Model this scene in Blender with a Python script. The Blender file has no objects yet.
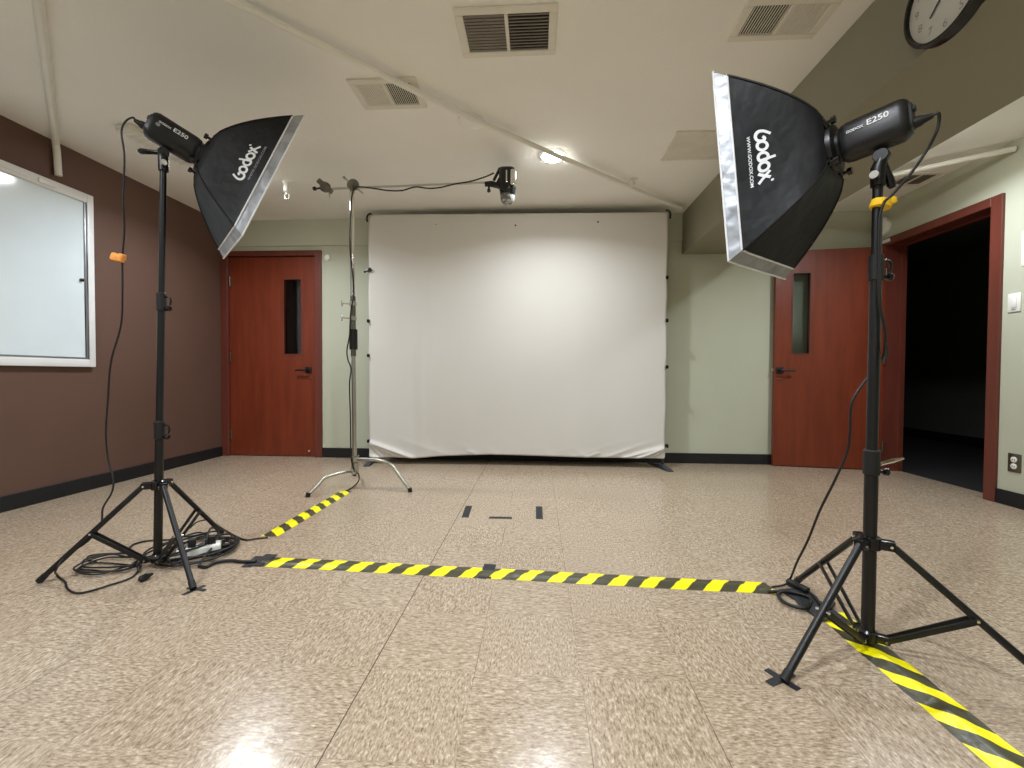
import bpy, bmesh, math, random
from mathutils import Vector, Matrix
random.seed(7)
S = bpy.context.scene
COL = S.collection
R = math.radians

# ------------------------------------------------------------------ camera
F_PX, PITCH, YAW, ROLL, CAM_H = 435.67, -0.0213, 0.0580, 0.0049, 0.8637
XL, XR, YB, YF, ZC = -3.2932, 3.1714, 4.3768, -2.6, 2.44
BEAM_X0, BEAM_X1, BEAM_Z = 1.4016, 2.0354, 2.0473
_cy, _sy = math.cos(YAW), math.sin(YAW)
_r = Vector((_cy, _sy, 0)); _f = Vector((-_sy, _cy, 0)); _u = Vector((0, 0, 1))
_F = _f * math.cos(PITCH) + _u * math.sin(PITCH)
_U = _u * math.cos(PITCH) - _f * math.sin(PITCH)
_R = _r * math.cos(ROLL) + _U * math.sin(ROLL)
_U = _U * math.cos(ROLL) - _r * math.sin(ROLL)
EYE = Vector((0, 0, CAM_H))
cam = bpy.data.cameras.new('camera'); co = bpy.data.objects.new('camera', cam); COL.objects.link(co)
cam.sensor_width = 36; cam.lens = F_PX * 36 / 1024; cam.clip_start = .02
co.matrix_world = Matrix(((_R.x, _U.x, -_F.x, 0), (_R.y, _U.y, -_F.y, 0), (_R.z, _U.z, -_F.z, CAM_H), (0, 0, 0, 1)))
S.camera = co

# measured photo positions are read off as rays and met with the real plane they lie on
def ray(px, py): return _R * ((px - 512) / F_PX) - _U * ((py - 384) / F_PX) + _F
def onz(px, py, z=0.0):
    d = ray(px, py); return EYE + d * ((z - EYE.z) / d.z)
def ony(px, py, y):
    d = ray(px, py); return EYE + d * (y / d.y)
def onx(px, py, x):
    d = ray(px, py); return EYE + d * (x / d.x)

# --------------------------------------------------------------- materials
def lin(c):
    def g(v):
        v /= 255
        return v / 12.92 if v <= .04045 else ((v + .055) / 1.055) ** 2.4
    return (g(c[0]), g(c[1]), g(c[2]), 1)
class NT:
    def __init__(s, name):
        s.m = bpy.data.materials.new(name); s.m.use_nodes = True
        s.t = s.m.node_tree; s.n = s.t.nodes; s.b = s.n['Principled BSDF']
    def add(s, typ, **kw):
        n = s.n.new(typ)
        for k, v in kw.items(): setattr(n, k, v)
        return n
    def ln(s, a, b): s.t.links.new(a, b)
    def math(s, op, a, b=None, c=None):
        n = s.add('ShaderNodeMath', operation=op)
        for i, v in enumerate((a, b, c)):
            if v is None: continue
            if isinstance(v, (int, float)): n.inputs[i].default_value = v
            else: s.ln(v, n.inputs[i])
        return n.outputs[0]
    def mix(s, f, a, b):
        n = s.add('ShaderNodeMix', data_type='RGBA')
        for i, v in ((0, f), (6, a), (7, b)):
            if isinstance(v, (int, float, tuple)): n.inputs[i].default_value = v
            else: s.ln(v, n.inputs[i])
        return n.outputs[2]
    def pos(s): return s.add('ShaderNodeTexCoord').outputs['Object']
    def mapping(s, vec, scale=(1, 1, 1), rot=(0, 0, 0), loc=(0, 0, 0)):
        n = s.add('ShaderNodeMapping'); s.ln(vec, n.inputs[0])
        n.inputs['Scale'].default_value = scale; n.inputs['Rotation'].default_value = rot; n.inputs['Location'].default_value = loc
        return n.outputs[0]
    def noise(s, vec, scale=5, detail=3, rough=.5):
        n = s.add('ShaderNodeTexNoise'); s.ln(vec, n.inputs['Vector'])
        n.inputs['Scale'].default_value = scale; n.inputs['Detail'].default_value = detail; n.inputs['Roughness'].default_value = rough
        return n.outputs[0]
    def ramp(s, f, stops):
        n = s.add('ShaderNodeValToRGB'); s.ln(f, n.inputs[0]); e = n.color_ramp.elements
        while len(e) < len(stops): e.new(.5)
        for el, (p, c) in zip(e, stops): el.position = p; el.color = c
        return n.outputs[0]
    def bump(s, h, strength=.1, dist=.01):
        n = s.add('ShaderNodeBump'); n.inputs['Strength'].default_value = strength; n.inputs['Distance'].default_value = dist
        s.ln(h, n.inputs['Height']); s.ln(n.outputs[0], s.b.inputs['Normal'])

def plain(name, rgb, rough=.5, metal=0, var=.06, scale=8, bump=0, bscale=60, spec=None, stretch=(1, 1, 1)):
    t = NT(name); c = lin(rgb)
    v = t.noise(t.mapping(t.pos(), stretch), scale, 4)
    lo = tuple(x * (1 - var) for x in c[:3]) + (1,); hi = tuple(min(1, x * (1 + var)) for x in c[:3]) + (1,)
    t.ln(t.ramp(v, [(.3, lo), (.7, hi)]), t.b.inputs['Base Color'])
    t.b.inputs['Roughness'].default_value = rough; t.b.inputs['Metallic'].default_value = metal
    if spec is not None: t.b.inputs['Specular IOR Level'].default_value = spec
    if bump: t.bump(t.noise(t.mapping(t.pos(), stretch), bscale, 4), bump)
    return t.m

M = {}
M['ceiling'] = plain('ceiling_paint', (238, 237, 231), .85, var=.03, scale=1.5, bump=.25, bscale=70)
M['sage'] = plain('sage_wall_paint', (187, 190, 170), .75, var=.025, scale=2, bump=.08, bscale=160)
M['beam'] = plain('shade_darkened_beam_paint', (140, 137, 118), .75, var=.025, scale=2, bump=.08, bscale=160)  # beam darkened below the wall sage, its shade put into the colour
M['brown'] = plain('brown_wall_paint', (96, 70, 58), .7, var=.04, scale=2, bump=.08, bscale=160)
M['white_paint'] = plain('white_pipe_paint', (226, 224, 214), .35, var=.03)
M['ceiling_trim'] = plain('painted_conduit', (232, 230, 222), .55, var=.03)
M['baseboard'] = plain('black_vinyl_base', (14, 15, 18), .6, var=.1)
M['black_metal'] = plain('black_powder_coat', (11, 11, 13), .4, var=.1, scale=30)
M['black_gloss'] = plain('black_gloss_plastic', (10, 10, 12), .25, var=.1, scale=30)
M['flash_body'] = plain('black_flash_housing', (11, 12, 14), .42, var=.1, scale=30)
M['black_rubber'] = plain('black_rubber', (11, 11, 12), .6, var=.15, scale=40)
M['cable'] = plain('black_cable', (13, 12, 12), .5, var=.12, scale=40)
M['grey_plastic'] = plain('grey_plastic', (52, 56, 60), .45, var=.08, scale=30)
M['dark_in'] = plain('dark_duct', (24, 22, 20), .9, var=.1)
M['steel'] = plain('satin_steel', (190, 188, 182), .28, 1, var=.05, scale=20, stretch=(1, 1, .1))
M['chrome'] = plain('chrome', (225, 225, 222), .12, 1, var=.03)
M['brushed'] = plain('brushed_steel_plate', (120, 118, 108), .35, 1, var=.06, scale=30)
M['white_plastic'] = plain('white_plastic', (232, 232, 226), .35, var=.02)
M['whiteboard'] = plain('whiteboard_enamel', (222, 234, 240), .1, var=.03, scale=3)
M['board_frame'] = plain('white_board_frame', (232, 234, 234), .35, var=.03)
M['alu'] = plain('aluminium_strip', (160, 163, 166), .35, .8, var=.05)
M['louver'] = plain('beige_louver', (222, 218, 206), .5, var=.04)
M['grey_louver'] = plain('grey_louver', (120, 114, 102), .55, .2, var=.08)
M['gaffer'] = plain('black_gaffer_tape', (29, 30, 34), .65, var=.12, scale=60, bump=.2, bscale=300)
M['yellow'] = plain('yellow_velcro', (247, 200, 26), .7, var=.06, scale=80, bump=.2, bscale=300)
M['orange'] = plain('orange_velcro', (250, 165, 80), .7, var=.08, scale=80, bump=.2, bscale=300)
M['bag'] = plain('clear_plastic_wrap', (205, 210, 212), .18, var=.12, scale=25, bump=.5, bscale=60)
M['paper'] = plain('white_paper', (236, 236, 228), .7, var=.02)
M['hall_wall'] = plain('hall_shade_paint', (96, 100, 92), .8, var=.05)  # dark of the unlit hall and corridor is put into this paint
M['hall_floor'] = plain('hall_shade_carpet', (20, 17, 16), .95, var=.2, scale=80)  # near black, the hall's lack of light is in the floor colour
M['ink'] = plain('black_ink', (28, 28, 30), .6, var=.05)
M['white_ink'] = plain('white_print', (232, 234, 236), .6, var=.03)
M['grey_ink'] = plain('grey_print', (140, 143, 148), .6, var=.03)
M['clock_face'] = plain('clock_face', (205, 205, 198), .5, var=.02)

def wood(name, a, b, axis):
    t = NT(name)
    st = (9, 9, .8) if axis == 'z' else (.8, 9, 9)
    n1 = t.noise(t.mapping(t.pos(), st), 2.0, 6, .6)
    n2 = t.noise(t.mapping(t.pos(), (3, 3, 1.2)), 2.5, 3)
    c = t.ramp(n1, [(.3, lin(a)), (.72, lin(b))])
    c = t.mix(t.math('MULTIPLY', n2, .5), c, lin(((a[0] + b[0]) // 2 + 8, (a[1] + b[1]) // 2, (a[2] + b[2]) // 2)))
    t.ln(c, t.b.inputs['Base Color']); t.b.inputs['Roughness'].default_value = .38
    return t.m
M['door'] = wood('cherry_door_veneer', (100, 41, 22), (130, 57, 31), 'z')
M['frame'] = wood('dark_cherry_frame', (92, 46, 36), (110, 57, 45), 'z')
M['frame_flat'] = wood('dark_cherry_head', (92, 46, 36), (110, 57, 45), 'x')

def glass():
    t = NT('door_glass'); o = t.n['Material Output']
    tr = t.add('ShaderNodeBsdfTransparent'); tr.inputs[0].default_value = (.72, .75, .74, 1)
    gl = t.add('ShaderNodeBsdfGlossy'); gl.inputs['Roughness'].default_value = .03
    fr = t.add('ShaderNodeFresnel'); fr.inputs[0].default_value = 1.5
    mx = t.add('ShaderNodeMixShader')
    t.ln(fr.outputs[0], mx.inputs[0]); t.ln(tr.outputs[0], mx.inputs[1]); t.ln(gl.outputs[0], mx.inputs[2])
    t.ln(mx.outputs[0], o.inputs['Surface']); return t.m
M['glass'] = glass()

def clear_glass():
    t = NT('flash_dome_glass'); t.b.inputs['Base Color'].default_value = (.9, .9, .86, 1)
    t.b.inputs['Roughness'].default_value = .12; t.b.inputs['Transmission Weight'].default_value = .8
    v = t.noise(t.pos(), 30, 2); t.bump(v, .1); return t.m
M['dome'] = clear_glass()

def softbox_black():
    t = NT('softbox_black_nylon'); p = t.pos()
    n = t.noise(t.mapping(p, (1, 1, 1)), 9, 4, .55)
    t.ln(t.ramp(n, [(.3, lin((12, 13, 15))), (.75, lin((20, 21, 24)))]), t.b.inputs['Base Color'])
    t.b.inputs['Roughness'].default_value = .55; t.b.inputs['Specular IOR Level'].default_value = .3
    t.bump(t.noise(p, 7, 3), .35, .03); return t.m
M['nylon'] = softbox_black()
def silver():
    t = NT('silver_reflective_fabric'); p = t.pos()
    v = t.noise(p, 16, 4, .6)
    t.ln(t.ramp(v, [(.3, lin((134, 138, 144))), (.7, lin((178, 182, 188)))]), t.b.inputs['Base Color'])
    t.b.inputs['Metallic'].default_value = .35; t.b.inputs['Roughness'].default_value = .42
    t.bump(t.noise(p, 11, 2, .5), .7, .02); return t.m
M['silver'] = silver()
M['diffuser'] = plain('white_diffuser_cloth', (236, 236, 232), .8, var=.02, bump=.1)

def backdrop_mat():
    t = NT('stretch_fabric'); p = t.pos()
    a = t.noise(t.mapping(p, (1.2, 1, .12)), 1.2, 2)
    t.ln(t.ramp(a, [(.3, lin((206, 203, 196))), (.7, lin((210, 207, 201)))]), t.b.inputs['Base Color'])
    t.b.inputs['Roughness'].default_value = .85; t.bump(t.noise(p, 220, 2), .06); return t.m
M['backdrop'] = backdrop_mat()

TILE = .3048; TX, TY = -.4804, 1.2397
def floor_mat():
    t = NT('vinyl_composition_tile'); p = t.pos()
    q = t.mapping(p, (1 / TILE, 1 / TILE, 1), (0, 0, 0), (-TX / TILE, -TY / TILE, 0))
    sp = t.add('ShaderNodeSeparateXYZ'); t.ln(q, sp.inputs[0])
    ix = t.math('FLOOR', sp.outputs[0]); iy = t.math('FLOOR', sp.outputs[1])
    ck = t.math('GREATER_THAN', t.math('PINGPONG', t.math('ADD', ix, iy), 1), .5)
    cell = t.add('ShaderNodeCombineXYZ'); t.ln(ix, cell.inputs[0]); t.ln(iy, cell.inputs[1])
    wn = t.add('ShaderNodeTexWhiteNoise'); t.ln(cell.outputs[0], wn.inputs[0])
    def flecks(scl):
        # shift each tile's texture so the flecks stop at the joint
        sh = t.add('ShaderNodeVectorMath', operation='MULTIPLY_ADD')
        t.ln(wn.outputs['Color'], sh.inputs[0]); sh.inputs[1].default_value = (3, 3, 3); t.ln(p, sh.inputs[2])
        m = t.mapping(sh.outputs[0], scl)
        return t.noise(m, 1, 4, .62), t.noise(t.mapping(m, (2.1, 2.1, 1), loc=(7, 3, 0)), 1, 3, .6)
    a1, a2 = flecks((60, 170, 1)); b1, b2 = flecks((170, 60, 1))
    def mf(a, b):
        n = t.add('ShaderNodeMix', data_type='FLOAT'); t.ln(ck, n.inputs[0]); t.ln(a, n.inputs[2]); t.ln(b, n.inputs[3]); return n.outputs[0]
    n1 = mf(a1, b1); n2 = mf(a2, b2)
    c = t.ramp(n1, [(.28, lin((104, 86, 69))), (.42, lin((154, 136, 114))), (.55, lin((176, 159, 137))), (.72, lin((214, 200, 180)))])
    c = t.mix(t.math('MULTIPLY', t.math('GREATER_THAN', n2, .60), .45), c, lin((122, 102, 84)))
    # wear, and a slight tone per tile
    w = t.noise(p, .9, 4); c = t.mix(t.math('MULTIPLY', t.math('GREATER_THAN', wn.outputs[0], .5), .10), c, lin((176, 160, 138)))
    c = t.mix(t.ramp(w, [(.4, (0, 0, 0, 1)), (.75, (.22, .22, .22, 1))]), c, lin((128, 106, 82)))
    # joints; the long joint beside the first column is wider and dirty
    def edge(o, wd):
        fr = t.math('FRACT', o); d = t.math('MINIMUM', fr, t.math('SUBTRACT', 1, fr)); return t.math('LESS_THAN', d, wd)
    jn = t.noise(p, 3, 2)
    ex = edge(sp.outputs[0], .0035); ey = edge(sp.outputs[1], .0025)
    j = t.math('MULTIPLY', t.math('MAXIMUM', ex, t.math('MULTIPLY', ey, .45)), t.ramp(jn, [(.42, (.12, .12, .12, 1)), (.62, (.75, .75, .75, 1))]))
    main = t.math('LESS_THAN', t.math('ABSOLUTE', sp.outputs[0]), .0055)
    j = t.math('MAXIMUM', j, t.math('MULTIPLY', main, .9))
    c = t.mix(j, c, lin((70, 58, 46)))
    t.ln(c, t.b.inputs['Base Color'])
    rg = t.ramp(t.noise(p, 2.2, 5), [(.3, (.20, .20, .20, 1)), (.75, (.27, .27, .27, 1))])
    t.ln(rg, t.b.inputs['Roughness']); t.b.inputs['Specular IOR Level'].default_value = .5
    t.bump(t.noise(p, 14, 3), .12, .01)
    return t.m
M['floor'] = floor_mat()

def hazard(name, ang, period, s0, L, bw=.5, twist=0):
    off = -(s0 - L / 2) / period
    t = NT(name); p = t.pos()
    sp = t.add('ShaderNodeSeparateXYZ'); t.ln(p, sp.inputs[0])
    wob = t.math('MULTIPLY', t.math('SUBTRACT', t.noise(p, 9, 2), .5), .02)
    s = t.math('ADD', t.math('ADD', sp.outputs[0], t.math('MULTIPLY', sp.outputs[1], t.math('ADD', t.math('MULTIPLY', sp.outputs[0], twist), math.tan(ang)))), wob)
    fr = t.math('FRACT', t.math('ADD', t.math('DIVIDE', s, period), off))
    c = t.mix(t.math('LESS_THAN', fr, bw), lin((247, 236, 12)), lin((66, 64, 44)))
    t.ln(c, t.b.inputs['Base Color']); t.b.inputs['Roughness'].default_value = .35
    t.bump(t.noise(p, 25, 3), .25, .01)
    return t.m

def emit(name, rgb, st):
    t = NT(name); t.b.inputs['Base Color'].default_value = (*rgb, 1)
    t.b.inputs['Emission Color'].default_value = (*rgb, 1); t.b.inputs['Emission Strength'].default_value = st
    return t.m
M['lens'] = emit('lit_lens', (1, .99, .96), 80)

# ------------------------------------------------------------ mesh builder
ORG = {}
class MB:
    def __init__(s): s.bm = bmesh.new(); s.uv = None
    def box(s, a, b, bev=0, seg=2, mat=None):
        a = Vector(a); b = Vector(b); c = (a + b) / 2; d = b - a
        r = bmesh.ops.create_cube(s.bm, size=1)
        vs = r['verts']
        for v in vs: v.co = Vector((v.co.x * d.x, v.co.y * d.y, v.co.z * d.z))
        if bev:
            es = list({e for v in vs for e in v.link_edges})
            vs = list({v for f in bmesh.ops.bevel(s.bm, geom=es, offset=bev, segments=seg, profile=.5, affect='EDGES')['faces'] for v in f.verts} | {v for v in vs if v.is_valid})
        for v in vs:
            if mat is not None: v.co = mat @ (v.co + c)
            else: v.co = v.co + c
        return s
    def quad(s, *ps):
        s.bm.faces.new([s.bm.verts.new(p) for p in ps]); return s
    def loft(s, rings, closed=True, cap=(True, True)):
        rv = [[s.bm.verts.new(p) for p in ring] for ring in rings]
        n = len(rv[0])
        for a, b in zip(rv, rv[1:]):
            for i in range(n if closed else n - 1):
                j = (i + 1) % n; s.bm.faces.new((a[i], a[j], b[j], b[i]))
        if cap[0]: s.bm.faces.new(rv[0][::-1])
        if cap[1]: s.bm.faces.new(rv[-1])
        return s
    def tube(s, pts, r, seg=10, smooth=0, radii=None, flat=1.0):
        pts = [Vector(p) for p in pts]
        if smooth: 
            if radii: raise ValueError
            pts = catmull(pts, smooth)
        n = len(pts); rings = []
        t0 = (pts[1] - pts[0]).normalized()
        up = Vector((0, 0, 1)) if abs(t0.z) < .9 else Vector((0, 1, 0))
        x = t0.cross(up).normalized()
        for i, p in enumerate(pts):
            t = (pts[min(i + 1, n - 1)] - pts[max(i - 1, 0)]).normalized()
            x = (x - t * x.dot(t)).normalized(); y = t.cross(x)
            rr = radii[i] if radii else r
            rings.append([p + x * (rr * math.cos(2 * math.pi * k / seg)) + y * (rr * flat * math.sin(2 * math.pi * k / seg)) for k in range(seg)])
        return s.loft(rings)
    def lathe(s, prof, origin, axis=(0, 0, 1), seg=24):
        ax = Vector(axis).normalized(); o = Vector(origin)
        h = Vector((0, 0, 1)) if abs(ax.z) < .9 else Vector((1, 0, 0))
        x = ax.cross(h).normalized(); y = ax.cross(x)
        rings = [[o + ax * z + (x * math.cos(2 * math.pi * k / seg) + y * math.sin(2 * math.pi * k / seg)) * max(r, 1e-4) for k in range(seg)] for r, z in prof]
        return s.loft(rings)
    def bar(s, a, b, w, h, bev=0, upv=(0, 0, 1)):
        a = Vector(a); b = Vector(b); d = b - a; L = d.length; t = d.normalized()
        u = Vector(upv)
        if abs(t.dot(u)) > .98: u = Vector((0, 1, 0))
        x = t.cross(u).normalized(); u = x.cross(t)
        m = Matrix((( t.x, x.x, u.x, a.x), (t.y, x.y, u.y, a.y), (t.z, x.z, u.z, a.z), (0, 0, 0, 1)))
        return s.box((0, -w / 2, -h / 2), (L, w / 2, h / 2), bev, 2, m)
    def build(s, name, mat, parent=None, smooth=True, loc=None, fix=True, ang=40):
        bm = s.bm
        bmesh.ops.remove_doubles(bm, verts=bm.verts, dist=1e-6)
        if fix: bmesh.ops.recalc_face_normals(bm, faces=bm.faces)
        if parent is not None: o0 = ORG[parent.name]
        elif loc is not None: o0 = Vector(loc)
        else:
            cs = [v.co for v in bm.verts]
            mn = [min(c[i] for c in cs) for i in range(3)]; mx = [max(c[i] for c in cs) for i in range(3)]
            o0 = Vector(((mn[0] + mx[0]) / 2, (mn[1] + mx[1]) / 2, mn[2]))
        for v in bm.verts: v.co -= o0
        me = bpy.data.meshes.new(name)
        if smooth:
            for f in bm.faces: f.smooth = True
            for e in bm.edges:
                if len(e.link_faces) == 2 and e.calc_face_angle(0) > R(ang): e.smooth = False
        bm.to_mesh(me); bm.free()
        o = bpy.data.objects.new(name, me); COL.objects.link(o)
        me.materials.append(M[mat] if isinstance(mat, str) else mat)
        if parent is not None: o.parent = parent
        else: o.location = o0
        ORG[o.name] = o0
        return o
def catmull(p, n):
    out = []
    q = [p[0] * 2 - p[1]] + p + [p[-1] * 2 - p[-2]]
    for i in range(1, len(q) - 2):
        a, b, c, d = q[i - 1:i + 3]
        for k in range(n):
            t = k / n
            out.append(.5 * (2 * b + (c - a) * t + (2 * a - 5 * b + 4 * c - d) * t * t + (3 * b - a - 3 * c + d) * t ** 3))
    out.append(p[-1]); return out
def root(name, loc, label, cat, group=None):
    o = bpy.data.objects.new(name, None); COL.objects.link(o); o.location = loc; o.empty_display_size = .1
    ORG[o.name] = Vector(loc); return tag(o, label, cat, group)
def tag(o, label, cat, group=None):
    o['label'] = label; o['category'] = cat
    if group: o['group'] = group
    return o
def struct(o): o['kind'] = 'structure'; return o
def lbl(o, s): o['label'] = s; return o
def text_mesh(txt, size=1.0, bold=0.0):
    cu = bpy.data.curves.new('lettering', 'FONT'); cu.body = txt; cu.size = size; cu.align_x = 'CENTER'; cu.align_y = 'CENTER'; cu.offset = bold
    cu.resolution_u = 3
    ob = bpy.data.objects.new('lettering', cu); COL.objects.link(ob); bpy.context.view_layer.update()
    me = bpy.data.meshes.new_from_object(ob.evaluated_get(bpy.context.evaluated_depsgraph_get()))
    bpy.data.objects.remove(ob); bpy.data.curves.remove(cu); return me
def put_text(mb, txt, size, fn, bold=0.0):
    """lay flat letters on a surface: fn(x, y) -> point"""
    me = text_mesh(txt, size, bold)
    vs = [mb.bm.verts.new(fn(v.co.x, v.co.y)) for v in me.vertices]
    for p in me.polygons:
        try: mb.bm.faces.new([vs[i] for i in p.vertices])
        except ValueError: pass
    bpy.data.meshes.remove(me)
def stroke(mb, pts, w, fn, closed=False):
    """flat rounded pen stroke on a surface"""
    n = len(pts)
    L, Rr = [], []
    for i, p in enumerate(pts):
        a = pts[(i - 1) % n] if closed or i else pts[0]; b = pts[(i + 1) % n] if closed or i < n - 1 else pts[-1]
        dx, dy = b[0] - a[0], b[1] - a[1]; l = math.hypot(dx, dy) or 1
        L.append(mb.bm.verts.new(fn(p[0] - dy / l * w / 2, p[1] + dx / l * w / 2)))
        Rr.append(mb.bm.verts.new(fn(p[0] + dy / l * w / 2, p[1] - dx / l * w / 2)))
    for i in range(n if closed else n - 1):
        j = (i + 1) % n; mb.bm.faces.new((L[i], L[j], Rr[j], Rr[i]))

# ------------------------------------------------------------- room shell
D1X0, D1X1, D1T = XL, -2.215, 2.128            # outer frame of the left door, on the back wall
D1I0, D1I1, D1IT = -3.215, -2.287, 2.075           # its opening
D2Y0, D2Y1, D2T = 3.178, 4.252, 2.118              # outer frame of the right doorway, on the right wall
D2I0, D2I1, D2IT = 3.256, 4.172, 2.052
WT = .15
m = MB(); m.box((XL - .1, YF - .1, -.1), (XR + WT, YB + .12, 0)); struct(m.build('floor', 'floor', loc=(0, 0, 0), smooth=False))
m = MB(); m.box((XL - .1, YF - .1, ZC), (XR + WT, YB + .12, ZC + .1)); struct(m.build('ceiling', 'ceiling', smooth=False))
m = MB(); m.box((XL - .1, YF - .1, 0), (XL, YB + .12, ZC)); struct(m.build('wall_left', 'brown', smooth=False))
m = MB(); m.box((XL, YF - .1, 0), (XR + WT, YF, ZC)); struct(m.build('wall_front', 'sage', smooth=False))
m = MB()
e_ = .02; m.box((XL - .1, YB, 0), (D1I0 - e_, YB + .12, ZC)); m.box((D1I0 - e_, YB, D1IT + e_), (D1I1 + e_, YB + .12, ZC)); m.box((D1I1 + e_, YB, 0), (XR + WT, YB + .12, ZC))
struct(m.build('wall_back', 'sage', smooth=False))
m = MB()
m.box((XR, YF, 0), (XR + WT, D2I0 - e_, ZC)); m.box((XR, D2I0 - e_, D2IT + e_), (XR + WT, D2I1 + e_, ZC)); m.box((XR, D2I1 + e_, 0), (XR + WT, YB, ZC))
struct(m.build('wall_right', 'sage', smooth=False))
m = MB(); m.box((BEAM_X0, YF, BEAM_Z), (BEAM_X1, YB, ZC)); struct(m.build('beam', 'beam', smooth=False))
m = MB(); m.box((XL, YB - .018, 2.176), (BEAM_X0, YB, ZC)); struct(m.build('trim_1', 'sage', smooth=False))
BH = .1
m = MB(); m.box((XL, YF, 0), (XL + .012, YB, BH), .003, 1); struct(m.build('baseboard_left', 'baseboard', smooth=False))
m = MB(); m.box((D1X1, YB - .012, 0), (XR, YB, BH), .003, 1); struct(m.build('baseboard_back', 'baseboard', smooth=False))
m = MB(); m.box((XR - .012, YF, 0), (XR, D2Y0, BH), .003, 1); m.box((XR - .012, D2Y1, 0), (XR, YB - .013, BH)); struct(m.build('baseboard_right', 'baseboard', smooth=False))
m = MB(); m.box((XL + .013, YF, 0), (XR - .013, YF + .012, BH), .003, 1); struct(m.build('baseboard_front', 'baseboard', smooth=False))
# dark hall beyond the right doorway, dark corridor beyond the left door
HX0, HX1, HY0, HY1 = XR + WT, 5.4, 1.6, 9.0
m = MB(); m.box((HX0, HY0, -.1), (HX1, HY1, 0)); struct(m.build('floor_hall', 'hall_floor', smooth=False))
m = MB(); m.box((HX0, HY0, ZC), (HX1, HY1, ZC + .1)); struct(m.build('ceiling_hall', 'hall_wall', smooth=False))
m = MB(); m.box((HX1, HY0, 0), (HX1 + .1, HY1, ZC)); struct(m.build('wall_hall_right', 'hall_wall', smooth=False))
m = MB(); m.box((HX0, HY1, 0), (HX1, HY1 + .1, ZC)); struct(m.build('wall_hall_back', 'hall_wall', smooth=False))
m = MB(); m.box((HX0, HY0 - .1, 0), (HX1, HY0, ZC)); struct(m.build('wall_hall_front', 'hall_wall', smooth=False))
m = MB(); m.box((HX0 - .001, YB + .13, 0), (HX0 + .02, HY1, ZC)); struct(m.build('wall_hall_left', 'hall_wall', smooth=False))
m = MB(); m.box((HX1 - .012, HY0, 0), (HX1, HY1, .12)); struct(m.build('baseboard_hall', 'baseboard', smooth=False))
CY = YB + .12
m = MB(); m.box((XL - .2, CY, -.1), (-1.6, CY + 1.3, 0)); m.box((XL - .2, CY, ZC), (-1.6, CY + 1.3, ZC + .1))
m.box((XL - .3, CY, 0), (XL - .2, CY + 1.3, ZC)); m.box((-1.6, CY, 0), (-1.5, CY + 1.3, ZC)); m.box((XL - .2, CY + 1.3, 0), (-1.6, CY + 1.4, ZC))
struct(m.build('wall_corridor', 'hall_wall', smooth=False))

# ------------------------------------------------------------------ doors
def leaf_mesh(w, h, th, lx0, lx1, lz0, lz1):
    """door leaf with a real hole for its light, local x 0..w, y 0..th"""
    m = MB(); z0 = .008
    m.box((0, 0, z0), (lx0, th, h)); m.box((lx1, 0, z0), (w, th, h)); m.box((lx0, 0, z0), (lx1, th, lz0)); m.box((lx0, 0, lz1), (lx1, th, h))
    return m
def xf(m, mat):
    for v in m.bm.verts: v.co = mat @ v.co
    return m
def door_parts(parent, w, h, th, lx0, lx1, lz0, lz1, hx, hz, ldir, T, hinge_x, both=False):
    leaf = xf(leaf_mesh(w, h, th, lx0, lx1, lz0, lz1), T).build('leaf', 'door', parent, smooth=False)
    g = MB(); g.box((lx0, th * .5 - .003, lz0), (lx1, th * .5 + .003, lz1)); xf(g, T).build('glass_pane', 'glass', leaf, smooth=False)
    f = MB(); b = .012
    for y0, y1 in ((-.004, .004),):
        f.box((lx0 - b, y0, lz0 - b), (lx0, y1 + .01, lz1 + b)); f.box((lx1, y0, lz0 - b), (lx1 + b, y1 + .01, lz1 + b))
        f.box((lx0, y0, lz0 - b), (lx1, y1 + .01, lz0)); f.box((lx0, y0, lz1), (lx1, y1 + .01, lz1 + b))
    xf(f, T).build('glazing_bead', 'frame', leaf, smooth=False)
    hd = MB()
    hd.box((hx - .032, -.008, hz - .032), (hx + .032, .0, hz + .032), .003)
    hd.lathe([(.012, 0), (.012, .05)], (hx, -.005, hz), (0, -1, 0), 12)
    hd.tube([(hx, -.05, hz), (hx + ldir * .03, -.054, hz), (hx + ldir * .115, -.05, hz - .003)], .009, 10)
    h_o = xf(hd, T).build('handle', 'black_metal', leaf)
    lk = MB(); lk.box((hx - .03, -.004, hz - .1), (hx + .03, 0, hz - .075), .002); xf(lk, T).build('lock_plate', 'frame', leaf)
    if both:
        hd = MB(); hd.box((hx - .032, th, hz - .032), (hx + .032, th + .008, hz + .032), .003)
        hd.lathe([(.012, 0), (.012, .03)], (hx, th + .005, hz), (0, 1, 0), 12)
        hd.tube([(hx, th + .03, hz), (hx + ldir * .11, th + .03, hz)], .008, 10)
        xf(hd, T).build('handle', 'black_metal', leaf)
        lt = MB(); lt.box((-.018, th * .5 - .01, hz - .012), (0, th * .5 + .01, hz + .012), .003); xf(lt, T).build('latch', 'steel', leaf)
    for z in (.22, h * .5, h - .25):
        q = MB(); q.lathe([(.007, -.05), (.009, -.048), (.009, .048), (.007, .05)], (hinge_x, -.007, z), (0, 0, 1), 10); xf(q, T).build('hinge', 'brushed', leaf)
    return leaf
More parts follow.
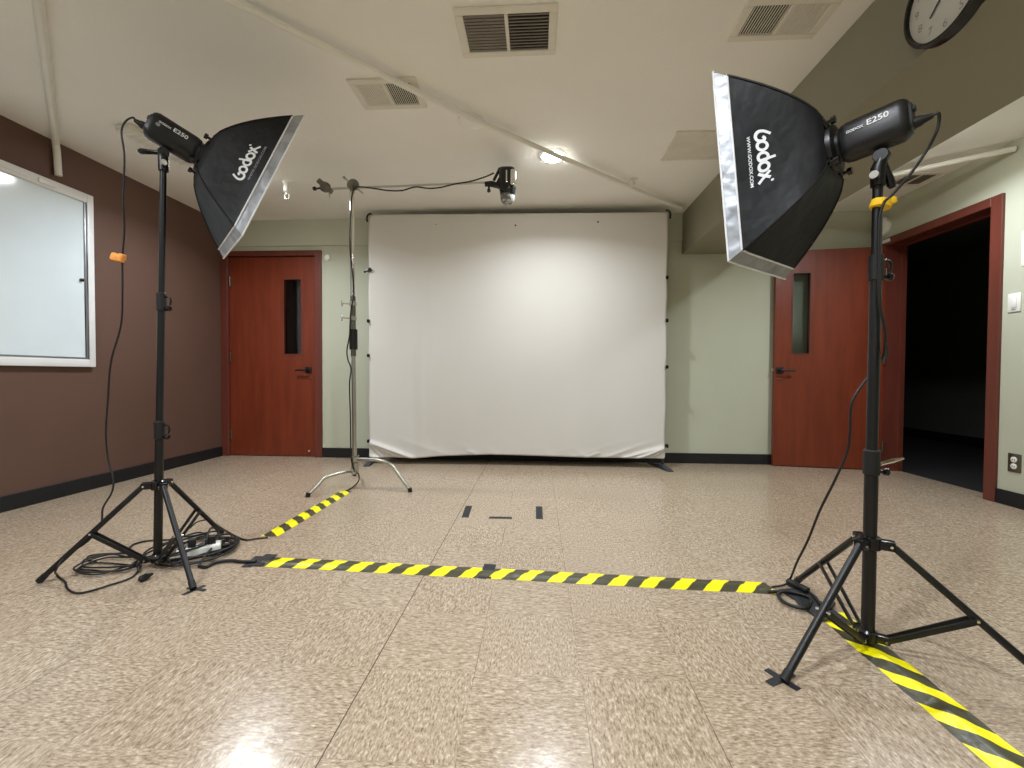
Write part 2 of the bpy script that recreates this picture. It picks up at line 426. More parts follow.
# door 1
d1 = root('door_1', (D1X0, YB, 0), 'closed cherry wood door with narrow glass light at the left of the back wall', 'door'); struct(d1); del d1['category']
m = MB(); m.box((D1X0, YB - .02, 0), (D1I0, YB + .12, D1T), .003, 1); m.box((D1I1, YB - .02, 0), (D1X1, YB + .12, D1T), .003, 1); m.box((D1I0, YB - .02, D1IT), (D1I1, YB + .12, D1T), .003, 1)
m.build('door_frame', 'frame', d1, smooth=False)
T1 = Matrix.Translation((D1I0 + .003, YB + .012, 0))
w1 = D1I1 - D1I0 - .006
def d1x(px): return ony(px, 330, YB + .012).x - D1I0 - .003
def d1z(py): return ony(300, py, YB + .012).z
lf = door_parts(d1, w1, D1IT - .004, .045, d1x(284.5), d1x(301), d1z(354), d1z(279.5), d1x(308.5), d1z(370), -1, T1, .008)
q = MB(); q.lathe([(.012, 0), (.012, .02), (.006, .024)], (w1 - .07, 0, .06), (0, -1, 0), 12); xf(q, T1).build('door_stop', 'steel', lf)
# door 2: open leaf and frame
d2 = root('door_2', (XR, D2I1, 0), 'open cherry wood door swung back against the back wall beside a dark doorway', 'door'); struct(d2); del d2['category']
m = MB()
m.box((XR - .02, D2Y0, 0), (XR + WT + .01, D2I0, D2T), .003, 1); m.box((XR - .02, D2I1, 0), (XR + WT + .01, D2Y1, D2T), .003, 1)
m.build('door_frame', 'frame', d2, smooth=False)
m = MB(); m.box((XR - .02, D2I0, D2IT), (XR + WT + .01, D2I1, D2T), .003, 1); m.build('frame_head', 'frame', d2, smooth=False)
m = MB(); m.box((XR + .12, D2I1 - .012, 0), (XR + WT + .01, D2I1, D2IT)); m.box((XR + .12, D2I0, D2IT - .012), (XR + WT + .01, D2I1 - .012, D2IT)); m.box((XR + .12, D2I0, 0), (XR + WT + .01, D2I0 + .012, D2IT - .012))
m.build('door_stop_strip', 'frame', d2, smooth=False)
hinge = Vector((XR - .021, D2I1 - .003, 0)); free = Vector((2.262, 4.305, 0))
w2 = (hinge - free).length; ex = (hinge - free).normalized(); ey = Vector((-ex.y, ex.x, 0))
T2 = Matrix(((ex.x, ey.x, 0, free.x), (ex.y, ey.y, 0, free.y), (0, 0, 1, 0), (0, 0, 0, 1)))
def d2p(px, py):
    d = ray(px, py); n = ey; k = (free - EYE).dot(n) / d.dot(n); p = EYE + d * k; return (p - free).dot(ex), p.z
a = d2p(792, 353.5); b = d2p(810.5, 273); hh = d2p(779.5, 370.3)
door_parts(d2, w2, D2IT - .006, .045, a[0], b[0], a[1], b[1], hh[0], hh[1], 1, T2, w2 + .004, True)
# ceiling-hung door holder plate over the far corner of the doorway
m = MB(); m.box((XR - .035, 4.12, 2.075), (XR - .02, 4.30, 2.105), .003); tag(m.build('door_bracket', 'white_paint'), 'small pale metal plate on the head of the dark doorway at its far corner', 'bracket')

# ------------------------------------------------------------- whiteboard
wy0, wy1, wz0, wz1 = .60, 3.046, .905, 2.158
wb = root('whiteboard', (XL, wy1, wz0), 'large white-framed whiteboard on the brown left wall', 'whiteboard')
m = MB(); m.box((XL + .002, wy0, wz0), (XL + .012, wy1, wz1)); m.build('writing_surface', 'whiteboard', wb, smooth=False)
m = MB(); fw = .045
m.box((XL, wy1 - fw, wz0), (XL + .03, wy1, wz1), .004); m.box((XL, wy0, wz0), (XL + .03, wy0 + fw, wz1), .004)
m.box((XL, wy0 + fw, wz0), (XL + .03, wy1 - fw, wz0 + fw + .01), .004); m.box((XL, wy0 + fw, wz1 - fw - .02), (XL + .03, wy1 - fw, wz1), .004)
m.build('board_frame', 'board_frame', wb)
m = MB(); m.box((XL + .012, wy1 - fw - .014, wz0 + fw + .01), (XL + .022, wy1 - fw, wz1 - fw - .02), .002); m.box((XL + .012, wy0 + fw, wz0 + fw + .01), (XL + .022, wy1 - fw - .014, wz0 + fw + .024), .002)
lbl(m.build('inner_strip', 'alu', wb), 'grey inner edge strip')
m = MB(); m.box((XL + .03, wy0 + .1, wz1 - .045), (XL + .038, wy1 - .42, wz1 - .015), .003); m.box((XL + .03, wy1 - .36, wz1 - .05), (XL + .042, wy1 - .26, wz1 - .02), .004); m.build('map_rail', 'board_frame', wb)
m = MB(); p = onx(82, 280, XL + .02); m.lathe([(.012, 0), (.012, .012), (.007, .016)], (XL + .012, p.y, p.z), (1, 0, 0), 14); lbl(m.build('magnet', 'black_gloss', wb), 'small dark round magnet')

# ------------------------------------------------------------------ clock
ck = root('wall_clock', (BEAM_X0, 1.584, 2.175), 'round black-rimmed wall clock on the side of the ceiling beam', 'clock')
m = MB(); m.lathe([(.15, 0), (.162, .004), (.162, .034), (.156, .042), (.148, .042), (.146, .028), (.001, .028)], (BEAM_X0, 1.584, 2.175), (-1, 0, 0), 48); lbl(m.build('rim', 'black_gloss', ck), 'black plastic rim')
m = MB(); m.lathe([(.001, .0285), (.1455, .0285), (.1455, .0295), (.001, .0295)], (BEAM_X0, 1.584, 2.175), (-1, 0, 0), 48); lbl(m.build('face', 'clock_face', ck), 'pale clock face')
def cf(dx, dy, off=.0303): return lambda x, y: Vector((BEAM_X0 - off, 1.584 - (x + dx), 2.175 + y + dy))
for k in range(1, 13):
    m = MB(); an = R(90 - 30 * k); put_text(m, str(k), .038, cf(.113 * math.cos(an), .113 * math.sin(an))); m.build('numeral', 'grey_ink', ck, smooth=False)
for L, an, wd in ((.078, 224, .007), (.115, 118, .005)):
    m = MB(); stroke(m, [(-.02 * math.cos(R(an)), -.02 * math.sin(R(an))), (0, 0), (L * math.cos(R(an)), L * math.sin(R(an)))], wd, cf(0, 0, .033)); 
    bmesh.ops.solidify(m.bm, geom=m.bm.faces[:], thickness=.0012); m.build('hand', 'ink', ck, smooth=False)
m = MB(); m.lathe([(.006, .0295), (.006, .036), (.003, .037)], (BEAM_X0, 1.584, 2.175), (-1, 0, 0), 12); m.build('hand_hub', 'ink', ck)

# ------------------------------------------------------------------ vents
def vent(x0, x1, y0, y1, label, dark=(0, 1), along=('x', 'x'), z=ZC, grp='ceiling air vents'):
    r = root('air_vent', ((x0 + x1) / 2, (y0 + y1) / 2, z), label, 'vent', grp)
    fw = .036; t = .012; mid = (x0 + x1) / 2
    m = MB()
    m.box((x0, y0, z - t), (x1, y0 + fw, z), .003, 1); m.box((x0, y1 - fw, z - t), (x1, y1, z), .003, 1)
    m.box((x0, y0 + fw, z - t), (x0 + fw, y1 - fw, z), .003, 1); m.box((x1 - fw, y0 + fw, z - t), (x1, y1 - fw, z), .003, 1)
    m.box((mid - .008, y0 + fw, z - t), (mid + .008, y1 - fw, z), .002, 1)
    m.build('vent_frame', 'louver', r, smooth=False)
    m = MB(); m.box((x0 + fw, y0 + fw, z - .0015), (x1 - fw, y1 - fw, z - .0005)); m.build('duct_backing', 'dark_in', r, smooth=False)
    for hside in (0, 1):
        a, b = (x0 + fw, mid - .008) if hside == 0 else (mid + .008, x1 - fw)
        mm = MB(); tilt = .010 if dark[hside] else .013
        if along[hside] == 'y':
            n = 13
            for k in range(n):
                c = a + (b - a) * (k + .5) / n; s = 1 if dark[hside] else -1
                hw = (b - a) / n * (.16 if dark[hside] else .36)
                mm.box((c - hw, y0 + fw, z - .010), (c + hw, y1 - fw, z - .006))
        else:
            n = 12
            for k in range(n):
                c = y0 + fw + (y1 - y0 - 2 * fw) * (k + .5) / n
                hw = (y1 - y0 - 2 * fw) / n * {0: .36, 1: .18, 2: .46}[dark[hside]]
                mm.box((a, c - hw, z - .010), (b, c + hw, z - .006))
        mm.build('louver_bank', 'grey_louver' if along[hside] == 'x' and dark[hside] != 2 else 'louver', r, smooth=False)
vent(-.372, .078, 1.885, 2.175, 'ceiling vent at the top middle of the photo, nearest, with two dark louvered halves', (0, 1))
vent(-1.03, -.655, 2.305, 2.565, 'ceiling vent crossed at its corner by the long diagonal conduit', (0, 1), ('y', 'y'))
vent(.875, 1.265, 1.90, 2.135, 'ceiling vent near the clock and beam, one half dark and one half pale', (1, 0), ('y', 'y'))
vent(.885, 1.335, 2.90, 3.27, 'pale ceiling vent partly hidden behind the edge of the right softbox', (2, 2), ('x', 'x'))
vent(2.83, 3.12, 3.56, 3.80, 'small ceiling vent above the dark doorway beyond the beam', (1, 1), ('x', 'x'))

# -------------------------------------------------------- ceiling fittings
def conduit(name, pts, r, label, hangers=(), smooth=0):
    o = root(name, pts[0], label, 'pipe')
    m = MB(); m.tube(pts, r, 14, smooth); m.build('pipe_run', 'ceiling_trim' if 'beige' in label else 'white_paint', o)
    for h in hangers:
        h = Vector(h); d = (Vector(pts[1]) - Vector(pts[0])).normalized()
        m = MB(); m.box((h.x - .045, h.y - .012, ZC - .008), (h.x + .045, h.y + .012, ZC), .002); m.tube([h - d * .014, h + d * .014], r + .006, 14); m.box((h.x - .006, h.y - .006, h.z + r), (h.x + .006, h.y + .006, ZC)); m.build('pipe_clip', 'white_paint', o)
    return o
zb = ZC - .045
pA = onz(241, 5, zb); pB = onz(681, 209, zb); dd = (pB - pA).normalized()
conduit('conduit', [pA - dd * .6, pA, onz(470, 118, zb), pB], .0165, 'long beige conduit running diagonally across the ceiling to the beam', [onz(632, 184, zb)])
zl = ZC - .02
l0 = onz(38, 0, zl); l1 = onz(55, 135, zl); dl = (l1 - l0).normalized()
xw = XL + .025
l2 = l0 + dl * ((xw - l0.x) / dl.x)
o = root('conduit', l1, 'white conduit crossing the ceiling corner and dropping above the whiteboard', 'pipe')
m = MB(); m.tube([l0 - dl * .9, l0, l2 - dl * .06, l2 - dl * .02 + Vector((0, 0, -.015)), Vector((xw, l2.y + .005, zl - .06)), Vector((xw, l2.y + .012, 2.205))], .02, 14); m.build('pipe_run', 'white_paint', o)
e1 = onx(1016, 148.5, XR - .01); e0 = onz(888, 176, e1.z); de = (e1 - e0).normalized()
o = conduit('conduit', [e0 - de * .55, e0, e1], .018, 'short white pipe below the ceiling ending at the wall above the doorway', [])
# sprinkler
sp = ony(287, 186, 3.66); sx, sy = onz(287, 186, ZC - .03).xy
o = root('sprinkler', (sx, sy, ZC), 'small white pendant sprinkler head on the ceiling right of the left softbox', 'sprinkler')
m = MB(); m.lathe([(.036, 0), (.036, -.006), (.03, -.012), (.026, -.014), (.026, -.075), (.02, -.08)], (sx, sy, ZC)); m.build('housing', 'white_plastic', o)
m = MB(); m.lathe([(.012, -.08), (.014, -.095), (.009, -.1)], (sx, sy, ZC), seg=12)
m.tube([(sx - .011, sy, ZC - .09), (sx - .02, sy, ZC - .11), (sx - .012, sy, ZC - .135), (sx, sy, ZC - .138), (sx + .012, sy, ZC - .135), (sx + .02, sy, ZC - .11), (sx + .011, sy, ZC - .09)], .005, 8)
m.lathe([(.022, -.138), (.022, -.142)], (sx, sy, ZC), seg=14); m.build('frame_arms', 'white_plastic', o)
# flush cover plate
c = onz(471, 121, ZC); m = MB(); m.lathe([(.085, 0), (.085, -.006), (.075, -.011), (.001, -.012)], (c.x, c.y, ZC), seg=32); tag(m.build('cover_plate', 'ceiling'), 'round flush ceiling cover plate below the crossing of conduit and vent', 'cover')
# emergency light behind left head
c = onz(160, 143, ZC); 
o = root('emergency_light', (c.x, c.y, ZC), 'pale ceiling emergency light behind the left flash head', 'light')
a0 = onz(128, 128, ZC); a1 = onz(182, 156, ZC); dv = (a1 - a0).normalized(); nv = Vector((-dv.y, dv.x, 0)); Lg = .42
def el(x, y, z): return c + dv * x + nv * y + Vector((0, 0, -z))
m = MB(); mt = Matrix(((dv.x, nv.x, 0, c.x), (dv.y, nv.y, 0, c.y), (0, 0, 1, ZC), (0, 0, 0, 1)))
m.box((-.24, -.06, -.045), (.24, .06, 0), .012, 3, mt); m.build('housing', 'louver', o)
m = MB()
for k in range(9): m.box((-.2 + .05 * k - .006, -.062, -.05), (-.2 + .05 * k + .006, .062, -.045), .002, 1, mt)
m.build('lens_ribs', 'white_plastic', o)
cage = onz(152, 158, ZC - .04)
m = MB()
for k in range(3):
    for j in range(2): m.lathe([(.016, 0), (.018, -.012), (.012, -.022)], (c.x + .0 + (k - 1) * .042 + .05, c.y - .12 - j * .042, ZC - .012), seg=12)
m.box((c.x - .03, c.y - .19, ZC - .014), (c.x + .13, c.y - .09, ZC), .005); lbl(m.build('lamp_cluster', 'white_plastic', o), 'cluster of small clear lamps')

# white disc on back wall, round alarm bell on the right wall
p = ony(328, 258, YB); m = MB(); m.lathe([(.03, 0), (.032, .01), (.028, .022), (.012, .028)], (p.x, p.y, p.z), (0, -1, 0), 20); tag(m.build('wall_button', 'white_plastic'), 'small round white button on the back wall right of the left door', 'button')
p = ony(883, 228, YB - .0); p2 = onx(884, 227, XR)
m = MB(); m.lathe([(.085, 0), (.09, .012), (.088, .035), (.07, .05), (.02, .054)], (XR, p2.y, p2.z), (-1, 0, 0), 28); tag(m.build('alarm_sounder', 'white_plastic'), 'round white alarm disc on the wall behind the right stand pole', 'alarm')
# light switch, outlet, sign
p = onx(1015, 302.5, XR)
o = root('light_switch', p, 'white wall switch plate right of the dark doorway', 'switch')
m = MB(); m.box((XR - .007, p.y - .04, p.z - .062), (XR, p.y + .04, p.z + .062), .003); m.build('cover', 'white_plastic', o)
m = MB(); m.box((XR - .011, p.y - .017, p.z - .034), (XR - .007, p.y + .017, p.z + .034), .002); m.build('rocker', 'white_plastic', o)
m = MB(); m.box((XR - .009, p.y - .012, p.z - .049), (XR - .007, p.y + .012, p.z - .043)); m.build('indicator', 'grey_ink', o)
p = onx(1015, 463, XR)
o = root('power_outlet', p, 'steel wall outlet with two white sockets low on the right wall', 'outlet')
m = MB(); m.box((XR - .006, p.y - .04, p.z - .062), (XR, p.y + .04, p.z + .062), .003); m.build('cover', 'brushed', o)
for dz in (-.022, .022):
    m = MB(); m.lathe([(.019, 0), (.019, .004), (.017, .005)], (XR - .006, p.y, p.z + dz), (-1, 0, 0), 18); q = m.build('socket', 'white_plastic', o)
    m = MB(); m.box((XR - .0118, p.y - .008, p.z + dz - .005), (XR - .0108, p.y - .005, p.z + dz + .005)); m.box((XR - .0118, p.y + .005, p.z + dz - .005), (XR - .0108, p.y + .008, p.z + dz + .005)); m.build('slot', 'ink', q, smooth=False)
pa = onx(1022.5, 232, XR); pb = onx(1022.5, 266, XR)
m = MB(); m.box((XR - .004, pa.y - .22, pb.z), (XR, pa.y, pa.z), .001); tag(m.build('wall_sign', 'paper'), 'white sign on the right wall cut by the photo edge', 'sign')

# --------------------------------------------------------------- backdrop
BY = 4.10
bl, br, tl, tr = ony(368.5, 458, BY), ony(665.5, 459, BY), ony(367.5, 214, BY), ony(669, 211.5, BY)
bd = root('backdrop', ((bl.x + br.x) / 2, BY, 0), 'wide pale grey stretch fabric photo backdrop standing before the back wall', 'backdrop')
def bdp(u, v):
    """front sheet point, u 0..1 left to right, v 0..1 bottom to top"""
    p = (bl * (1 - u) + br * u) * (1 - v) + (tl * (1 - u) + tr * u) * v
    x, z = p.x, p.z
    W = tr.x - tl.x
    # pinched-in side edges between clips, bottom hem bowing up
    e = .005 * math.sin(math.pi * v * 4.5) ** 2
    x += e * (1 - u) ** 12 - e * u ** 12
    sag = (.012 * math.sin(math.pi * u) + .022 * max(0, 1 - abs(u - .42) / .3)) * (1 - v) ** 8
    z += sag
    if u < .3: z -= .012 * math.exp(-((u - .17) / .05) ** 2) * (1 - v) ** 8
    y = 0
    y -= .004 * math.exp(-((u - .205) / .012) ** 2) + .003 * math.exp(-((u - .24) / .02) ** 2)
    # diagonal pulls at both lower corners
    xm = u * W; zm = v * (tl.z - bl.z)
    for side, xx in ((0, xm), (1, W - xm)):
        fall = math.exp(-(zm / (.10 if side else .12)) ** 2) * math.exp(-max(0, xx - .08) / (.32 if side else .3))
        s = zm * .94 + xx * .36
        w_ = math.sin(s * (62 if side else 46) + (1.4 if side else .5))
        y -= .024 * fall * (abs(w_) ** 1.6 * (1 if w_ > 0 else -.25)) * min(1, xx / .05)
    for cx, am in ((.44, .006), (.37, .005), (.63, .005), (.74, .007)):
        y -= am * math.exp(-((u - cx + v * .9) / .012) ** 2) * math.exp(-(zm / .07) ** 2)
    # crisp folds running down from the corner clips to the hem
    for x0_, z0_, x1_, z1_, am, wd in ((.02, .150, .44, .0, .030, .016), (.02, .128, .30, .005, .018, .013), (.03, .11, .15, .0, .014, .012),
                                        (W - .02, .115, W - .40, .0, .022, .013), (W - .02, .10, W - .26, .0, .024, .012), (W - .02, .085, W - .13, .0, .018, .012), (W - .62, .05, W - .74, .0, .010, .012), (.98, .05, 1.06, .0, .010, .012)):
        dx_, dz_ = x1_ - x0_, z1_ - z0_; L2_ = dx_ * dx_ + dz_ * dz_
        tt_ = ((xm - x0_) * dx_ + (zm - z0_) * dz_) / L2_; tc = max(0, min(1, tt_))
        ds = math.hypot(xm - x0_ - dx_ * tc, zm - z0_ - dz_ * tc)
        y -= am * math.exp(-(ds / wd) ** 2) * (.35 + .65 * math.sin(math.pi * min(1, .15 + tc * .85)))
    # rounded edges wrap over the tube
    ed = min(xm, W - xm, zm * 1.2, (1 - v) * (tl.z - bl.z))
    if ed < .022: y += .022 * (1 - math.sqrt(max(0, 1 - ((.022 - ed) / .022) ** 2)))
    return Vector((x, BY + y, z))
m = MB(); NU, NV = 170, 130
def dens(i, n):
    t = i / n; return .5 - .5 * math.copysign(abs(math.cos(math.pi * t)) ** .8, math.cos(math.pi * t))
vs = [[None] * (NU + 1) for _ in range(NV + 1)]
rc = .035
for j in range(NV + 1):
    for i in range(NU + 1):
        u, v = dens(i, NU), dens(j, NV) ** 1.25
        W, H = tr.x - tl.x, tl.z - bl.z
        xm, zm = u * W, v * H
        # round the four corners
        for cx, sx_ in ((rc, -1), (W - rc, 1)):
            for cz, sz_ in ((rc, -1), (H - rc, 1)):
                dx, dz = (xm - cx) * sx_, (zm - cz) * sz_
                if dx > 0 and dz > 0:
                    mx = max(dx, dz); l = math.hypot(dx, dz)
                    if l > 1e-6: xm = cx + sx_ * dx / l * mx; zm = cz + sz_ * dz / l * mx
        vs[j][i] = m.bm.verts.new(bdp(xm / W, zm / H))
for j in range(NV):
    for i in range(NU): m.bm.faces.new((vs[j][i], vs[j][i + 1], vs[j + 1][i + 1], vs[j + 1][i]))
# return hem round the back
bd_edge = [vs[0][i] for i in range(NU + 1)] + [vs[j][NU] for j in range(1, NV + 1)] + [vs[NV][i] for i in range(NU - 1, -1, -1)] + [vs[j][0] for j in range(NV - 1, 0, -1)]
cen = Vector(((tl.x + br.x) / 2, BY + .03, 1.2))
back = []
for v in bd_edge:
    d = (v.co - cen); back.append(m.bm.verts.new((v.co.x - math.copysign(min(.012, abs(d.x)), d.x) * 0, BY + .05, v.co.z)))
for i in range(len(bd_edge)):
    j = (i + 1) % len(bd_edge); m.bm.faces.new((bd_edge[j], bd_edge[i], back[i], back[j]))
m.build('fabric', 'backdrop', bd, fix=True, ang=60)
fy = BY + .036
for i_, (x0_, zt) in enumerate(((tl.x + .02, tl.z), (tr.x - .02, tr.z))):
    m = MB(); m.tube([(x0_, fy, .012), (x0_, fy, zt - .02)], .014, 12); m.build('upright_tube', 'grey_plastic', bd)
m = MB(); m.tube([(tl.x + .02, fy, tl.z - .02), (tr.x - .02, fy, tr.z - .02)], .014, 12); m.build('top_tube', 'grey_plastic', bd)
m = MB(); m.tube([(bl.x + .03, fy, .125), (br.x - .03, fy, .14)], .014, 12); m.build('bottom_tube', 'black_metal', bd)
for fx, lean_ in ((tr.x - .035, .05), (tl.x + .02, .02)):
    m = MB(); secs = []
    for f_, w_, h_ in ((-.17, .028, .006), (-.14, .034, .014), (-.06, .032, .026), (0, .028, .034), (.08, .03, .024), (.19, .034, .008)):
        cx_ = fx - lean_ * f_ / .17 * .8; y_ = BY + .03 + f_
        secs.append([(cx_ - w_, y_, .001), (cx_ + w_, y_, .001), (cx_ + w_ * .8, y_, h_), (cx_ - w_ * .8, y_, h_)])
    m.loft(secs); m.build('foot', 'grey_plastic', bd)
def clip(px, py, side, big=False):
    p = ony(px, py, BY); s = -1 if side == 'l' else 1
    m = MB()
    if big == 'corner':
        m.tube([(p.x + s * .002, BY - .012, p.z - .05), (p.x + s * .004, BY - .014, p.z - .01), (p.x - s * .012, BY - .014, p.z + .02), (p.x - s * .04, BY - .008, p.z + .026)], .009, 8, 4)
    elif big:
        m.bar((p.x + s * .045, BY - .012, p.z - .02), (p.x - s * .02, BY - .014, p.z + .008), .022, .016, .004); m.lathe([(.016, -.012), (.016, .012)], (p.x - s * .016, BY - .014, p.z + .006), (0, 1, 0), 12); m.box((p.x - .02, BY - .012, p.z - .012), (p.x + .02, BY + .03, p.z + .012), .003)
    else:
        m.box((p.x - .011, BY - .014, p.z - .016), (p.x + .011, BY + .035, p.z + .016), .004); m.lathe([(.008, 0), (.008, .012)], (p.x, BY - .012, p.z - .004), (0, -1, 0), 10)
    lbl(m.build('clip', 'black_gloss', bd), 'small black edge clip')
for py in (321, 355.5, 441): clip(368.5, py, 'l')
clip(369, 270.5, 'l', True); clip(368, 217, 'l', 'corner'); clip(669.5, 213.5, 'r', 'corner')
for py in (277.5, 320.5, 367, 446): clip(667, py, 'r')
for px, py in ((436, 224.5), (515.5, 225.5), (598, 222)):
    p = ony(px, py, BY); m = MB(); m.lathe([(.008, 0), (.009, .003), (.004, .004)], (p.x, BY + .001, p.z), (0, -1, 0), 12); m.build('grommet', 'grey_plastic', bd)

# ------------------------------------------------------------ light stands
def light_stand(base, foot_pts, ztop, lean, label, collar_z, joints, hub_z=.035, levers=(), rs=(.0185, .0160, .0135)):
    bx, by = base
    r = root('light_stand', (bx, by, 0), label, 'light stand', 'black tripod light stands')
    def ax(z): return Vector((bx + lean[0] * z / ztop, by + lean[1] * z / ztop, z))
    j1, j2 = joints
    for z0, z1, rr in ((.02, j1, rs[0]), (j1, j2, rs[1]), (j2, ztop, rs[2])):
        m = MB(); m.tube([ax(z0), ax(z1)], rr, 16); m.build('pole', 'black_metal', r)
    for k, (z, rr) in enumerate(((j1, rs[0] + .004), (j2, rs[1] + .004))):
        m = MB(); m.lathe([(rr - .005, -.042), (rr, -.038), (rr, .0), (rr, .036), (rr - .004, .04)], ax(z)); cl = m.build('collar', 'black_rubber', r)
        m = MB(); p = ax(z - .015); m.lathe([(.006, 0), (.006, .018), (.011, .019), (.012, .03), (.008, .034)], p + Vector((rr - .006, 0, -.015)), (1, -.15, 0), 12); m.build('knob', 'black_gloss', cl)
        m = MB()
        if k == 0 and levers: m.tube([p + Vector((rr, -.005, .01)), p + Vector((rr + .035, -.01, .022)), p + Vector((rr + .065, -.012, .03))], .006, 8, radii=[.006, .007, .003]); m.build('lever', 'chrome', cl)
        else: m.tube([p + Vector((rr - .004, 0, .035)), p + Vector((rr + .018, 0, .036)), p + Vector((rr + .027, 0, .02)), p + Vector((rr + .022, 0, .0))], .004, 8, 3); m.build('lever', 'black_gloss', cl)
    m = MB(); m.lathe([(.022, -.022), (.029, -.018), (.029, .018), (.022, .022)], ax(collar_z))
    for fp in foot_pts:
        d = (Vector(fp) - ax(0)); d.z = 0; d.normalize(); m.bar(ax(collar_z), ax(collar_z) + d * .062, .030, .03, .004)
    m.build('leg_collar', 'black_gloss', r)
    m = MB(); m.lathe([(.02, -.018), (.026, -.014), (.026, .014), (.02, .02)], ax(hub_z))
    for fp in foot_pts:
        d = (Vector(fp) - ax(0)); d.z = 0; d.normalize(); m.bar(ax(hub_z), ax(hub_z) + d * .055, .028, .024, .004)
    m.build('brace_hub', 'black_gloss', r)
    for fp in foot_pts:
        fp = Vector(fp); d = (fp - ax(0)); d.z = 0; d.normalize()
        top = ax(collar_z) + d * .055; ft = Vector((fp.x, fp.y, .012))
        sd = Vector((-d.y, d.x, 0))
        m = MB(); m.tube([top, ft], .0108, 12); lg = m.build('leg', 'black_metal', r)
        m = MB(); dn = (ft - top).normalized(); m.tube([ft - dn * .025, ft + dn * .006], .0125, 12); m.build('rubber_foot', 'black_rubber', lg)
        midp = top.lerp(ft, .52)
        for s in (-1, 1):
            m = MB(); m.bar(ax(hub_z) + d * .045 + sd * s * .0125, midp + sd * s * .0155, .005, .016, .001); m.build('brace', 'black_metal', lg)
        for q in (midp, ax(hub_z) + d * .045, ax(collar_z) + d * .052):
            m = MB(); m.lathe([(.004, -.019), (.004, .019)], q, sd, 8); m.build('rivet', 'chrome', lg)
    return r
LB = (-1.694, 1.840)
LF = [(-2.031, 1.654, 0), (-1.364, 1.641, 0), (-1.687, 2.225, 0)]
light_stand(LB, LF, 1.80, (.05, 0), 'black tripod light stand by the brown wall and whiteboard', .365, (.61, 1.178), rs=(.0165, .0145, .0125))
RB = (1.062, 1.443)
RF = [(.701, 1.251, 0), (1.085, 1.862, 0), (1.412, 1.222, 0)]
light_stand(RB, RF, 1.50, (0, 0), 'black tripod light stand in front of the dark doorway at right', .335, (.592, 1.206), levers=(1,))
# taped feet
def tape(name, p, q, w, label, mat='gaffer', grp=None, z=.0008, th=.0012, cat='tape'):
    p = Vector(p); q = Vector(q); p.z = q.z = z; m = MB(); m.bar(p, q, w, th); o = m.build(name, mat, smooth=False); return tag(o, label, cat, grp)
cg = 'black tape crosses at the stand feet'
tape('gaffer_tape', onz(766, 669.5), onz(799, 690), .022, 'black tape strip under the right stand front foot, slanting down to the right', grp=cg, z=.001)
tape('gaffer_tape', onz(769, 684.5), onz(792, 674), .024, 'short black tape strip under the right stand front foot, slanting up to the right', grp=cg, z=.0024)
tape('gaffer_tape', onz(183, 595), onz(205, 585.5), .018, 'black tape strip at the left stand front foot, slanting up to the right', grp=cg, z=.001)
tape('gaffer_tape', onz(188, 588), onz(205, 590.8), .016, 'short black tape strip at the left stand front foot, almost level', grp=cg, z=.0024)

